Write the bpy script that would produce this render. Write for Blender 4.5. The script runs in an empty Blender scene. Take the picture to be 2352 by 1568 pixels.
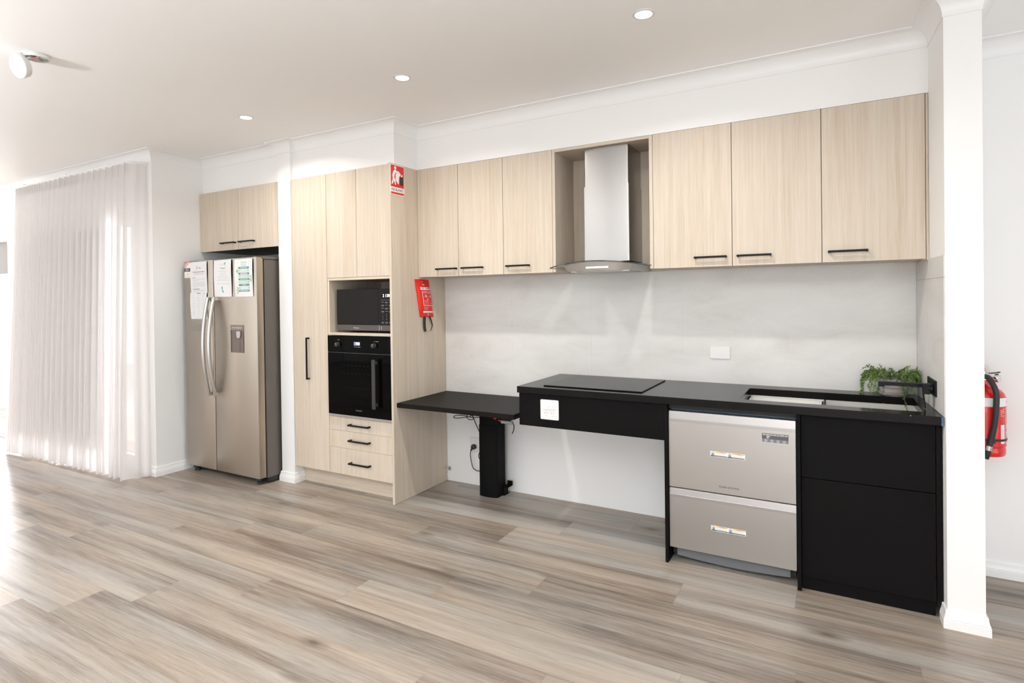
import bpy, bmesh, math, random
from mathutils import Vector, Matrix
random.seed(7)
C = bpy.context.scene.collection
PI = math.pi
W = {}          # world base of every built object

# ------------------------------------------------------------------ materials
def nmat(name):
    m = bpy.data.materials.new(name); m.use_nodes = True
    nt = m.node_tree
    return m, nt, nt.nodes['Principled BSDF']

def N(nt, typ, **kw):
    n = nt.nodes.new(typ)
    for k, v in kw.items():
        if k.startswith('i_'):
            key = k[2:]
            key = int(key) if key.isdigit() else key.replace('_', ' ')
            n.inputs[key].default_value = v
        else:
            setattr(n, k, v)
    return n

def L(nt, a, ao, b, bi): nt.links.new(a.outputs[ao], b.inputs[bi])

def srgb(r, g, b):
    f = lambda c: (c/255/12.92) if c/255 <= .04045 else ((c/255+.055)/1.055)**2.4
    return (f(r), f(g), f(b), 1)

def plain(name, col, rough=.5, metal=0, spec=.5, emit=None, es=0, bump=0, bscale=200, coat=0):
    m, nt, b = nmat(name)
    b.inputs['Base Color'].default_value = col
    b.inputs['Roughness'].default_value = rough
    b.inputs['Metallic'].default_value = metal
    b.inputs['Specular IOR Level'].default_value = spec
    if coat: b.inputs['Coat Weight'].default_value = coat
    if emit:
        b.inputs['Emission Color'].default_value = emit
        b.inputs['Emission Strength'].default_value = es
    if bump:
        t = N(nt, 'ShaderNodeTexCoord')
        n = N(nt, 'ShaderNodeTexNoise', i_Scale=bscale, i_Detail=3)
        bp = N(nt, 'ShaderNodeBump', i_Strength=bump, i_Distance=.002)
        L(nt, t, 'Object', n, 'Vector'); L(nt, n, 'Fac', bp, 'Height'); L(nt, bp, 'Normal', b, 'Normal')
    return m

def ramp(nt, pts):
    r = N(nt, 'ShaderNodeValToRGB')
    e = r.color_ramp.elements
    while len(e) < len(pts): e.new(.5)
    for i, (p, c) in enumerate(pts):
        e[i].position = p; e[i].color = c
    return r

def laminate(name, horizontal=False):
    """pale oak laminate, fine straight grain"""
    m, nt, b = nmat(name)
    t = N(nt, 'ShaderNodeTexCoord'); oi = N(nt, 'ShaderNodeObjectInfo')
    mp = N(nt, 'ShaderNodeMapping')
    sc = (1.5, 60, 60) if horizontal else (60, 60, 1.4)
    mp.inputs['Scale'].default_value = sc
    ad = N(nt, 'ShaderNodeVectorMath', operation='ADD')
    mu = N(nt, 'ShaderNodeVectorMath', operation='SCALE'); mu.inputs['Scale'].default_value = 37
    cb = N(nt, 'ShaderNodeCombineXYZ')
    for i in range(3): L(nt, oi, 'Random', cb, i)
    L(nt, cb, 0, mu, 0); L(nt, t, 'Object', mp, 'Vector'); L(nt, mp, 0, ad, 0); L(nt, mu, 0, ad, 1)
    n1 = N(nt, 'ShaderNodeTexNoise', i_Scale=1.0, i_Detail=5, i_Roughness=.65, i_Distortion=.3)
    L(nt, ad, 0, n1, 'Vector')
    mp2 = N(nt, 'ShaderNodeMapping'); mp2.inputs['Scale'].default_value = (.12, .12, .45) if not horizontal else (.5, .12, .12)
    L(nt, ad, 0, mp2, 'Vector')
    n2 = N(nt, 'ShaderNodeTexNoise', i_Scale=1.0, i_Detail=3, i_Distortion=.8)
    L(nt, mp2, 0, n2, 'Vector')
    mp3 = N(nt, 'ShaderNodeMapping'); mp3.inputs['Scale'].default_value = (5, 5, 6) if not horizontal else (6, 5, 5)
    L(nt, ad, 0, mp3, 'Vector')
    n3 = N(nt, 'ShaderNodeTexNoise', i_Scale=1.0, i_Detail=2)
    L(nt, mp3, 0, n3, 'Vector')
    mx = N(nt, 'ShaderNodeMix', data_type='FLOAT'); mx.inputs[0].default_value = .27
    L(nt, n1, 'Fac', mx, 2); L(nt, n2, 'Fac', mx, 3)
    mx2 = N(nt, 'ShaderNodeMix', data_type='FLOAT'); mx2.inputs[0].default_value = .25
    L(nt, mx, 0, mx2, 2); L(nt, n3, 'Fac', mx2, 3)
    r = ramp(nt, [(.32, (.465, .378, .287, 1)), (.45, (.55, .468, .373, 1)), (.57, (.597, .524, .436, 1)), (.70, (.625, .562, .475, 1))])
    L(nt, mx2, 0, r, 'Fac'); L(nt, r, 'Color', b, 'Base Color')
    b.inputs['Roughness'].default_value = .48
    b.inputs['Specular IOR Level'].default_value = .35
    return m

def steel(name, col, rough=.28, stretch=(1, 60, 240), var=.06):
    m, nt, b = nmat(name)
    t = N(nt, 'ShaderNodeTexCoord'); mp = N(nt, 'ShaderNodeMapping'); mp.inputs['Scale'].default_value = stretch
    n = N(nt, 'ShaderNodeTexNoise', i_Scale=4, i_Detail=4)
    L(nt, t, 'Object', mp, 0); L(nt, mp, 0, n, 'Vector')
    mr = N(nt, 'ShaderNodeMapRange'); mr.inputs['To Min'].default_value = rough-var; mr.inputs['To Max'].default_value = rough+var
    L(nt, n, 'Fac', mr, 'Value'); L(nt, mr, 0, b, 'Roughness')
    b.inputs['Base Color'].default_value = col; b.inputs['Metallic'].default_value = 1
    return m

def floor_mat():
    m, nt, b = nmat('plank_vinyl')
    uv = N(nt, 'ShaderNodeUVMap', uv_map='plank')
    at = N(nt, 'ShaderNodeAttribute', attribute_name='rnd')
    sep = N(nt, 'ShaderNodeSeparateColor'); L(nt, at, 'Color', sep, 0)
    def noise(scale, detail, rough=.55, dist=0):
        mp = N(nt, 'ShaderNodeMapping'); mp.inputs['Scale'].default_value = scale
        L(nt, uv, 0, mp, 0)
        n = N(nt, 'ShaderNodeTexNoise', i_Scale=1, i_Detail=detail, i_Roughness=rough, i_Distortion=dist)
        L(nt, mp, 0, n, 'Vector'); return n
    big = noise((.42, 7.5, 1), 4, .5, .35)          # soft light / dark streaks along the plank
    mid = noise((1.5, 42, 1), 6, .62, .6)
    fine = noise((7, 210, 1), 5, .75, .2)
    def mixf(f, a, bb):
        x = N(nt, 'ShaderNodeMix', data_type='FLOAT'); x.inputs[0].default_value = f
        nt.links.new(a, x.inputs[2]); nt.links.new(bb, x.inputs[3]); return x.outputs[0]
    v = mixf(.36, big.outputs['Fac'], mid.outputs['Fac'])
    v = mixf(.27, v, fine.outputs['Fac'])
    ad = N(nt, 'ShaderNodeMath', operation='MULTIPLY_ADD'); ad.inputs[1].default_value = .12; ad.inputs[2].default_value = -.05
    L(nt, sep, 0, ad, 0)
    sm = N(nt, 'ShaderNodeMath', operation='ADD'); nt.links.new(v, sm.inputs[0]); L(nt, ad, 0, sm, 1)
    r = ramp(nt, [(.34, srgb(82, 72, 64)), (.43, srgb(119, 108, 99)), (.50, srgb(146, 136, 127)), (.60, srgb(168, 160, 151))])
    L(nt, sm, 0, r, 'Fac')
    # warm / cool tint per plank and along it
    tint = noise((.7, 3.0, 1), 2)
    tr = ramp(nt, [(.35, (.94, .985, 1.01, 1)), (.65, (1.05, .985, .91, 1))])
    L(nt, tint, 'Fac', tr, 'Fac')
    mul = N(nt, 'ShaderNodeMix', data_type='RGBA', blend_type='MULTIPLY'); mul.inputs[0].default_value = 1
    L(nt, r, 'Color', mul, 6); L(nt, tr, 'Color', mul, 7)
    # knots
    mp = N(nt, 'ShaderNodeMapping'); mp.inputs['Scale'].default_value = (2.0, 5.2, 1); L(nt, uv, 0, mp, 0)
    vo = N(nt, 'ShaderNodeTexVoronoi', i_Scale=1, i_Randomness=1); L(nt, mp, 0, vo, 'Vector')
    kr = ramp(nt, [(.03, (.36, .32, .29, 1)), (.08, (.66, .63, .60, 1)), (.20, (1, 1, 1, 1))])
    L(nt, vo, 'Distance', kr, 'Fac')
    sepv = N(nt, 'ShaderNodeSeparateColor'); L(nt, vo, 'Color', sepv, 0)
    gt = N(nt, 'ShaderNodeMath', operation='GREATER_THAN'); gt.inputs[1].default_value = .55; L(nt, sepv, 0, gt, 0)
    mk = N(nt, 'ShaderNodeMix', data_type='RGBA', blend_type='MULTIPLY')
    L(nt, gt, 0, mk, 0); L(nt, mul, 2, mk, 6); L(nt, kr, 'Color', mk, 7)
    L(nt, mk, 2, b, 'Base Color')
    rr = N(nt, 'ShaderNodeMapRange'); rr.inputs['To Min'].default_value = .30; rr.inputs['To Max'].default_value = .44
    L(nt, fine, 'Fac', rr, 0); L(nt, rr, 0, b, 'Roughness')
    b.inputs['Specular IOR Level'].default_value = .45
    bp = N(nt, 'ShaderNodeBump', i_Strength=.10, i_Distance=.001); L(nt, fine, 'Fac', bp, 'Height'); L(nt, bp, 0, b, 'Normal')
    return m

def tile_mat():
    m, nt, b = nmat('concrete_tile')
    t = N(nt, 'ShaderNodeTexCoord')
    mp = N(nt, 'ShaderNodeMapping'); mp.inputs['Scale'].default_value = (1.6, 1.6, 4.5); L(nt, t, 'Object', mp, 0)
    a = N(nt, 'ShaderNodeTexNoise', i_Scale=1.4, i_Detail=6, i_Roughness=.6, i_Distortion=.5); L(nt, mp, 0, a, 'Vector')
    f = N(nt, 'ShaderNodeTexNoise', i_Scale=90, i_Detail=3); L(nt, mp, 0, f, 'Vector')
    x = N(nt, 'ShaderNodeMix', data_type='FLOAT'); x.inputs[0].default_value = .3
    L(nt, a, 'Fac', x, 2); L(nt, f, 'Fac', x, 3)
    r = ramp(nt, [(.33, (.60, .58, .55, 1)), (.48, (.675, .667, .645, 1)), (.64, (.725, .72, .705, 1))]); L(nt, x, 0, r, 'Fac')
    L(nt, r, 'Color', b, 'Base Color'); b.inputs['Roughness'].default_value = .45; b.inputs['Specular IOR Level'].default_value = .4
    return m

def stone_mat():
    m, nt, b = nmat('black_quartz')
    t = N(nt, 'ShaderNodeTexCoord')
    v = N(nt, 'ShaderNodeTexVoronoi', i_Scale=42, i_Randomness=1); L(nt, t, 'Object', v, 'Vector')
    s = N(nt, 'ShaderNodeSeparateColor'); L(nt, v, 'Color', s, 0)
    lt = N(nt, 'ShaderNodeMath', operation='LESS_THAN'); lt.inputs[1].default_value = .075; L(nt, v, 'Distance', lt, 0)
    gt = N(nt, 'ShaderNodeMath', operation='GREATER_THAN'); gt.inputs[1].default_value = .82; L(nt, s, 0, gt, 0)
    mu = N(nt, 'ShaderNodeMath', operation='MULTIPLY'); L(nt, lt, 0, mu, 0); L(nt, gt, 0, mu, 1)
    n = N(nt, 'ShaderNodeTexNoise', i_Scale=350, i_Detail=2); L(nt, t, 'Object', n, 'Vector')
    r = ramp(nt, [(.4, (.0045, .004, .004, 1)), (.7, (.013, .012, .0115, 1))]); L(nt, n, 'Fac', r, 'Fac')
    mx = N(nt, 'ShaderNodeMix', data_type='RGBA'); L(nt, mu, 0, mx, 0); L(nt, r, 'Color', mx, 6); mx.inputs[7].default_value = (.75, .72, .68, 1)
    L(nt, mx, 2, b, 'Base Color'); b.inputs['Roughness'].default_value = .18; b.inputs['Specular IOR Level'].default_value = .10
    return m

def sheer_mat():
    m, nt, b = nmat('sheer_fabric')
    nt.nodes.remove(b); out = nt.nodes['Material Output']
    t = N(nt, 'ShaderNodeTexCoord')
    mp = N(nt, 'ShaderNodeMapping'); mp.inputs['Scale'].default_value = (1, 1, .15); L(nt, t, 'Object', mp, 0)
    n = N(nt, 'ShaderNodeTexNoise', i_Scale=500, i_Detail=2); L(nt, mp, 0, n, 'Vector')
    mr = N(nt, 'ShaderNodeMapRange'); mr.inputs['To Min'].default_value = .70; mr.inputs['To Max'].default_value = .80
    L(nt, n, 'Fac', mr, 0)
    tr = N(nt, 'ShaderNodeBsdfTransparent'); tr.inputs[0].default_value = (1, 1, 1, 1)
    df = N(nt, 'ShaderNodeBsdfDiffuse'); df.inputs[0].default_value = (.86, .835, .83, 1)
    tl = N(nt, 'ShaderNodeBsdfTranslucent'); tl.inputs[0].default_value = (.86, .835, .83, 1)
    m1 = N(nt, 'ShaderNodeMixShader'); m1.inputs[0].default_value = .42
    m2 = N(nt, 'ShaderNodeMixShader')
    L(nt, df, 0, m1, 1); L(nt, tl, 0, m1, 2); L(nt, mr, 0, m2, 0); L(nt, tr, 0, m2, 1); L(nt, m1, 0, m2, 2); L(nt, m2, 0, out, 'Surface')
    return m

def pane_mat(name, tint=(1, 1, 1, 1), gloss=.05):
    m, nt, b = nmat(name)
    nt.nodes.remove(b); out = nt.nodes['Material Output']
    tr = N(nt, 'ShaderNodeBsdfTransparent'); tr.inputs[0].default_value = tint
    gl = N(nt, 'ShaderNodeBsdfGlossy'); gl.inputs['Roughness'].default_value = gloss
    fr = N(nt, 'ShaderNodeFresnel', i_IOR=1.5)
    mx = N(nt, 'ShaderNodeMixShader'); ge = N(nt, 'ShaderNodeNewGeometry'); k = N(nt, 'ShaderNodeMath', operation='MULTIPLY'); iv = N(nt, 'ShaderNodeMath', operation='SUBTRACT'); iv.inputs[0].default_value = 1
    L(nt, ge, 'Backfacing', iv, 1); L(nt, iv, 0, k, 0); L(nt, fr, 0, k, 1); L(nt, k, 0, mx, 0); L(nt, tr, 0, mx, 1); L(nt, gl, 0, mx, 2); L(nt, mx, 0, out, 'Surface')
    return m

def leaf_mat():
    m, nt, b = nmat('leaf_green')
    at = N(nt, 'ShaderNodeAttribute', attribute_name='rnd')
    s = N(nt, 'ShaderNodeSeparateColor'); L(nt, at, 'Color', s, 0)
    r = ramp(nt, [(0, (.020, .050, .015, 1)), (.5, (.085, .16, .032, 1)), (1, (.25, .34, .07, 1))]); L(nt, s, 0, r, 'Fac')
    L(nt, r, 'Color', b, 'Base Color'); b.inputs['Roughness'].default_value = .5
    return m

def pot_mat():
    m, nt, b = nmat('ribbed_stoneware')
    t = N(nt, 'ShaderNodeTexCoord'); mp = N(nt, 'ShaderNodeMapping'); mp.inputs['Scale'].default_value = (12, 12, 190); L(nt, t, 'Object', mp, 0)
    n = N(nt, 'ShaderNodeTexNoise', i_Scale=1, i_Detail=3); L(nt, mp, 0, n, 'Vector')
    r = ramp(nt, [(.38, (.20, .175, .16, 1)), (.62, (.46, .42, .395, 1))]); L(nt, n, 'Fac', r, 'Fac'); L(nt, r, 'Color', b, 'Base Color')
    b.inputs['Roughness'].default_value = .7
    return m

M = {}
M['wall'] = plain('white_paint', (.86, .86, .852, 1), .6, bump=.03, bscale=400)
M['ceil'] = plain('ceiling_paint', (.92, .915, .91, 1), .7, bump=.03, bscale=400)
M['trim'] = plain('gloss_trim_paint', (.86, .86, .858, 1), .35)
M['oak'] = laminate('pale_oak_laminate')
M['oakh'] = laminate('pale_oak_laminate_cross', True)
M['edge'] = plain('oak_edge_tape', (.62, .52, .41, 1), .5)
M['blk'] = plain('black_laminate', (.0050, .0046, .0046, 1), .5, spec=.06, bump=.02, bscale=900)
M['tab'] = plain('black_tabletop_laminate', (.010, .0088, .0078, 1), .40, spec=.04, bump=.03, bscale=900)
M['hnd'] = plain('black_handle_metal', (.0075, .0075, .008, 1), .42, spec=.14)
M['dark'] = plain('dark_cavity', (.006, .006, .007, 1), .6)
M['steel'] = steel('brushed_steel', (.46, .44, .415, 1), .34)
M['sinksteel'] = steel('sink_steel', (.82, .81, .79, 1), .36, (60, 60, 1))
M['sinksteel'].node_tree.nodes['Principled BSDF'].inputs['Metallic'].default_value = .55
M['steelv'] = steel('brushed_steel_vertical', (.415, .40, .385, 1), .30, (240, 60, 1), .022)
M['champ'] = steel('champagne_steel', (.445, .39, .33, 1), .30)
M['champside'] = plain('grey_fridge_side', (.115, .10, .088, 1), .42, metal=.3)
M['chrome'] = plain('polished_metal', (.72, .70, .68, 1), .16, metal=1)
M['barsteel'] = plain('satin_bar_steel', (.50, .485, .465, 1), .26, metal=1)
M['bglass'] = plain('black_glass', (.0015, .0015, .0015, 1), .035, spec=.05)
M['cook'] = plain('cooktop_glass', (.004, .004, .004, 1), .18, spec=.06)
M['mwg'] = plain('microwave_glass', (.011, .0095, .0085, 1), .22, spec=.10)
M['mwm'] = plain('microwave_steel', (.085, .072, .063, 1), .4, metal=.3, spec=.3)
M['tile'] = tile_mat(); M['grout'] = plain('grout', (.70, .68, .65, 1), .8)
M['stone'] = stone_mat()
M['floor'] = floor_mat(); M['seam'] = plain('plank_seam', (.20, .165, .14, 1), .7)
M['sheer'] = sheer_mat()
M['blind'] = plain('grey_blind_fabric', (.40, .385, .375, 1), .8, bump=.15, bscale=700)
M['pane'] = pane_mat('window_glass'); M['hoodglass'] = pane_mat('tinted_glass', (.86, .89, .875, 1), .02)
M['glassedge'] = plain('glass_edge', (.02, .03, .028, 1), .1)
M['plastic'] = plain('white_plastic', (.77, .77, .765, 1), .3)
M['plgrey'] = plain('grey_slot', (.20, .20, .20, 1), .5)
M['rack'] = plain('dim_rack_wire', (.045, .045, .045, 1), .5, spec=.1)
M['ovenbar'] = plain('dark_oven_bar', (.035, .034, .033, 1), .35, spec=.25)
M['rubber'] = plain('black_rubber', (.012, .012, .012, 1), .45)
M['red'] = plain('red_enamel', (.62, .012, .010, 1), .22, coat=.3)
M['redv'] = plain('red_vinyl', (.70, .020, .012, 1), .32)
M['redp'] = plain('red_print', (.66, .022, .022, 1), .4)
M['paper'] = plain('white_paper', (.73, .73, .735, 1), .7)
M['white'] = plain('white_print', (.82, .82, .82, 1), .5)
M['ink'] = plain('black_ink', (.03, .03, .03, 1), .6)
M['grey'] = plain('grey_ink', (.52, .52, .53, 1), .7)
M['pink'] = plain('pink_ink', (.72, .30, .31, 1), .7)
M['teal'] = plain('teal_ink', (.115, .205, .225, 1), .7)
M['mint'] = plain('mint_ink', (.30, .60, .44, 1), .7)
M['green'] = plain('green_ink', (.07, .38, .25, 1), .7)
M['sage'] = plain('sage_ink', (.33, .42, .30, 1), .7)
M['cream'] = plain('cream_paper', (.80, .76, .70, 1), .7)
M['orange'] = plain('orange_print', (.85, .44, .05, 1), .5)
M['bin'] = plain('dark_print', (.045, .022, .018, 1), .5)
M['led'] = plain('white_led_digits', (.8, .85, 1, 1), .5, emit=(.75, .85, 1, 1), es=2.2)
M['ledblue'] = plain('pale_display', (.10, .11, .14, 1), .3, emit=(.45, .5, .65, 1), es=.25)
M['lamp'] = plain('downlight_lens', (1, 1, 1, 1), .5, emit=(1, .95, .87, 1), es=9)
M['btn'] = plain('button_strip', (.8, .8, .82, 1), .3, emit=(.9, .95, 1, 1), es=.55)
M['leaf'] = leaf_mat(); M['pot'] = pot_mat(); M['soil'] = plain('soil', (.10, .045, .025, 1), .9)
M['disp'] = plain('dispenser_brown', (.095, .068, .055, 1), .22)
M['dispt'] = plain('dispenser_header', (.20, .15, .125, 1), .35, metal=.5)
M['badge'] = plain('scuffed_grey_badge', (.27, .245, .21, 1), .55, metal=.4, bump=.2, bscale=120)
M['paddle'] = plain('clear_grey_paddle', (.42, .39, .37, 1), .12)
M['panel'] = plain('grey_display_panel', (.085, .085, .085, 1), .25); M['panel2'] = plain('grey_button_panel', (.15, .15, .17, 1), .3)
M['tub'] = plain('grey_plastic_kick', (.115, .118, .125, 1), .45)
M['tape'] = plain('blue_film', (.035, .085, .15, 1), .3)
M['handset'] = plain('grey_handset', (.22, .23, .24, 1), .4)
M['film'] = pane_mat('clear_film', (.93, .92, .935, 1), .5)
M['ground'] = plain('outside_paving', (.62, .60, .57, 1), .9)
M['brass'] = plain('brass_eyelet', (.62, .50, .25, 1), .3, metal=1)

# ------------------------------------------------------------------ mesh builder
class MB:
    def __init__(s): s.v = []; s.f = []; s.m = []; s.uv = {}
    def add(s, vs, fs, mi=0):
        o = len(s.v); s.v += [tuple(v) for v in vs]
        for f in fs: s.f.append([o+i for i in f]); s.m.append(mi)
        return s
    def box(s, x0, x1, y0, y1, z0, z1, mi=0):
        v = [(x, y, z) for x in (x0, x1) for y in (y0, y1) for z in (z0, z1)]
        return s.add(v, [(0, 1, 3, 2), (4, 6, 7, 5), (0, 4, 5, 1), (2, 3, 7, 6), (0, 2, 6, 4), (1, 5, 7, 3)], mi)
    def quad(s, a, b, c, d, mi=0): return s.add([a, b, c, d], [(0, 1, 2, 3)], mi)
    def prism(s, poly, ax, a0, a1, mi=0):
        """poly of 2-D points in the two other axes (in x,y,z order), extruded along ax"""
        def P(p, a):
            q = list(p); q.insert('xyz'.index(ax), a); return tuple(q)
        n = len(poly)
        v = [P(p, a0) for p in poly]+[P(p, a1) for p in poly]
        f = [tuple(range(n)), tuple(range(2*n-1, n-1, -1))]+[(i, (i+1) % n, n+(i+1) % n, n+i) for i in range(n)]
        return s.add(v, f, mi)
    def poly(s, pts, mi=0): return s.add(pts, [tuple(range(len(pts)))], mi)
    def tube(s, pts, r, n=10, mi=0, flat=None):
        pts = [Vector(p) for p in pts]; R = r if isinstance(r, (list, tuple)) else [r]*len(pts)
        rings = []; up = None
        for i, p in enumerate(pts):
            t = (pts[min(i+1, len(pts)-1)]-pts[max(i-1, 0)])
            if t.length < 1e-9: t = Vector((0, 0, 1))
            t.normalize()
            if up is None:
                up = Vector((0, 0, 1)) if abs(t.z) < .9 else Vector((1, 0, 0))
            a = t.cross(up).normalized(); up = a.cross(t).normalized()
            rings.append([p+a*(math.cos(2*PI*k/n)*R[i]*(flat or 1))+up*(math.sin(2*PI*k/n)*R[i]) for k in range(n)])
        v = [q for rg in rings for q in rg]; f = []
        for i in range(len(pts)-1):
            for k in range(n): f.append((i*n+k, i*n+(k+1) % n, (i+1)*n+(k+1) % n, (i+1)*n+k))
        f.append(tuple(range(n-1, -1, -1))); f.append(tuple(range((len(pts)-1)*n, len(pts)*n)))
        return s.add(v, f, mi)
    def lathe(s, prof, c, axis=(0, 0, 1), n=32, mi=0, cap=True):
        """prof: (radius, height along axis)"""
        ax = Vector(axis).normalized(); a = ax.orthogonal().normalized(); b = ax.cross(a); c = Vector(c)
        v = []; f = []
        for r, h in prof:
            for k in range(n):
                t = 2*PI*k/n; v.append(c+ax*h+a*(r*math.cos(t))+b*(r*math.sin(t)))
        for i in range(len(prof)-1):
            for k in range(n): f.append((i*n+k, i*n+(k+1) % n, (i+1)*n+(k+1) % n, (i+1)*n+k))
        if cap: f.append(tuple(range(n-1, -1, -1))); f.append(tuple(range((len(prof)-1)*n, len(prof)*n)))
        return s.add(v, f, mi)
    def text(s, txt, o, u, w, size, mi=0, align='CENTER', bold=0, sx=1):
        cu = bpy.data.curves.new('t', 'FONT'); cu.body = txt; cu.size = 1; cu.align_x = align; cu.align_y = 'CENTER'; cu.offset = bold
        cu.resolution_u = 3
        ob = bpy.data.objects.new('t', cu); C.objects.link(ob)
        dg = bpy.context.evaluated_depsgraph_get(); dg.update()
        me = bpy.data.meshes.new_from_object(ob.evaluated_get(dg))
        o = Vector(o); u = Vector(u); w = Vector(w)
        s.add([o+u*(v.co.x*size*sx)+w*(v.co.y*size) for v in me.vertices], [tuple(p.vertices) for p in me.polygons], mi)
        bpy.data.objects.remove(ob); bpy.data.curves.remove(cu); bpy.data.meshes.remove(me)
        return s
    def build(s, name, mats, parent=None, base=None, bevel=0, smooth=0, recalc=True, seg=2, label=None):
        if not isinstance(mats, (list, tuple)): mats = [mats]
        me = bpy.data.meshes.new(name)
        b = W[parent.name] if parent else Vector(base or (0, 0, 0))
        me.from_pydata([Vector(v)-b for v in s.v], [], s.f)
        for m in mats: me.materials.append(M[m] if isinstance(m, str) else m)
        for p, i in zip(me.polygons, s.m): p.material_index = i
        if recalc:
            bm = bmesh.new(); bm.from_mesh(me); bmesh.ops.recalc_face_normals(bm, faces=bm.faces[:]); bm.to_mesh(me); bm.free()
        if smooth:
            for p in me.polygons: p.use_smooth = True
            me.set_sharp_from_angle(angle=math.radians(smooth))
        o = bpy.data.objects.new(name, me); C.objects.link(o)
        if parent: o.parent = parent
        else: o.location = b
        W[o.name] = b
        if bevel:
            md = o.modifiers.new('edge', 'BEVEL'); md.width = bevel; md.segments = seg; md.limit_method = 'ANGLE'; md.angle_limit = .6
            md.harden_normals = False
        if label: o['label'] = label
        return o

def tag(o, label, cat, group=None):
    o['label'] = label; o['category'] = cat
    if group: o['group'] = group
    return o

def thing(name, label, cat, base, group=None):
    o = bpy.data.objects.new(name, None); C.objects.link(o); o.location = base; o.empty_display_size = .1
    W[o.name] = Vector(base)
    return tag(o, label, cat, group)

def struct(mb, name, mats, label=None, **k):
    o = mb.build(name, mats, **k); o['kind'] = 'structure'
    if label: o['label'] = label
    return o
# light levels
DL = 9; BNC = (95, 160, 0, 0); WORLD = 1.5; REAR = (8, 8, 70); EAST = 28; SIDE1 = 175; SIDE2 = 400; EXPO = .2
# ------------------------------------------------------------------ room constants (metres)
CZ = 2.60; CB = 2.516                    # ceiling, lower edge of the cornice
XN = -2.134; YN = -.985                  # nib wall beside the fridge, window wall plane
XC0, XC1, YC = -1.143, -1.0013, -.586    # column between fridge and pantry
YTB = -.559; YUB = -.3169; YAB = -.5545  # bulkheads over tall unit, wall units, fridge cabinet
ZT = 2.306                               # top of the cabinets
XR0, XR1 = 2.966, 2.9965                 # right wall face at the back and at its front end
YP = -.635; XP = 3.122                   # front end of the right wall, its far face
def xr(y): return XR0+(XR1-XR0)*(y/YP)

# ------------------------------------------------------------------ floor of planks
def make_floor():
    mb = MB(); mb.box(-7.2, 6.4, -7.2, .3, -.08, -.0012, 1)
    PW, PL = .228, 1.524; known = {-1: 1.53, 0: 1.18, 1: .911, 2: .428, 3: 1.342, 4: .942, 5: .578, 6: .143, 7: -.256}
    rnd = random.Random(3); faces = []
    g = .0005
    for k in range(-3, 31):
        y1 = -.316-PW*k; y0 = y1-PW
        if y1 > .3: y1 = .3
        off = known.get(k, rnd.uniform(0, PL))
        x = off-PL*math.ceil((off+7.2)/PL)
        while x < 6.4:
            xa, xb = max(x, -7.2), min(x+PL, 6.4)
            if xb-xa > .01 and y1-y0 > .01:
                i = len(mb.v)
                mb.quad((xa+g, y0+g, 0), (xb-g, y0+g, 0), (xb-g, y1-g, 0), (xa+g, y1-g, 0), 0)
                faces.append((len(mb.f)-1, rnd.uniform(0, 50), rnd.uniform(0, 50), rnd.random(), rnd.random() < .5))
            x += PL
    o = struct(mb, 'floor', ['floor', 'seam'], 'grey brown oak plank floor', recalc=False)
    me = o.data
    me.uv_layers.new(name='plank'); me.color_attributes.new('rnd', 'FLOAT_COLOR', 'CORNER')
    uv = me.uv_layers['plank']; ca = me.color_attributes['rnd']
    for fi, du, dv, r, flip in faces:
        p = me.polygons[fi]
        for li in p.loop_indices:
            c = me.vertices[me.loops[li].vertex_index].co
            s = -1 if flip else 1
            uv.data[li].uv = (s*c.x+du, s*c.y+dv); ca.data[li].color = (r, r, r, 1)
make_floor()

# ------------------------------------------------------------------ walls and ceiling
struct(MB().box(-7.2, 6.4, -7.2, .3, CZ, CZ+.1), 'ceiling', 'ceil', 'off white ceiling')
struct(MB().box(-2.2, 2.99, .004, .15, 0, CZ), 'wall_back', 'wall', 'white wall behind the kitchen')
struct(MB().box(0.0, 2.99, YUB, .004, ZT+.001, CZ), 'wall_above_units', 'wall', 'white bulkhead above the wall cabinets')
struct(MB().box(XC1, 0.0, YTB, .004, ZT+.001, CZ), 'wall_above_pantry', 'wall', 'white bulkhead above the tall cabinets')
struct(MB().box(XN, XC0, YAB, .004, ZT+.001, CZ), 'wall_above_fridge', 'wall', 'white bulkhead above the fridge cabinet')
struct(MB().box(XC0, XC1, YC, .004, 0, CZ), 'wall_column', 'wall', 'narrow white column between fridge and pantry')
struct(MB().box(XN-.12, XN, YN+.12, .15, 0, CZ), 'wall_nib', 'wall', 'white side wall left of the fridge')
WX0, WX1, WX2, WX3, WZ = -6.3, -4.62, -4.15, -2.45, 2.06
w = MB()
w.box(-7.2, WX0, YN, YN+.12, 0, CZ).box(WX1, WX2, YN, YN+.12, 0, CZ).box(WX3, XN, YN, YN+.12, 0, CZ)
w.box(WX0, WX1, YN, YN+.12, WZ, CZ).box(WX2, WX3, YN, YN+.12, WZ, CZ)
struct(w, 'wall_left', 'wall', 'white window wall')
struct(MB().prism([(XR0, .004), (XR1, YP), (XP, YP), (XP, .004)], 'z', 0, CZ), 'wall_right', 'wall', 'white end wall of the kitchen')
struct(MB().box(2.99, 6.4, .004, .15, 0, CZ), 'wall_hall', 'wall', 'white hallway wall behind the extinguisher')
EW = (-5.4, -1.4)
w = MB().box(6.3, 6.4, -7.2, EW[0], 0, CZ).box(6.3, 6.4, EW[1], .15, 0, CZ).box(6.3, 6.4, EW[0], EW[1], 2.3, CZ).box(6.3, 6.4, EW[0], EW[1], 0, .08)
struct(w, 'wall_east', 'wall')
f = MB()
for y in (-5.4, -4.08, -2.75, -1.45): f.box(6.33, 6.38, y, y+.05, .08, 2.3)
f.box(6.33, 6.38, EW[0], EW[1], .08, .13).box(6.33, 6.38, EW[0], EW[1], 2.25, 2.3)
struct(f, 'window_6', 'trim')  # unseen window added in the east wall to let in fill light
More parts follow.
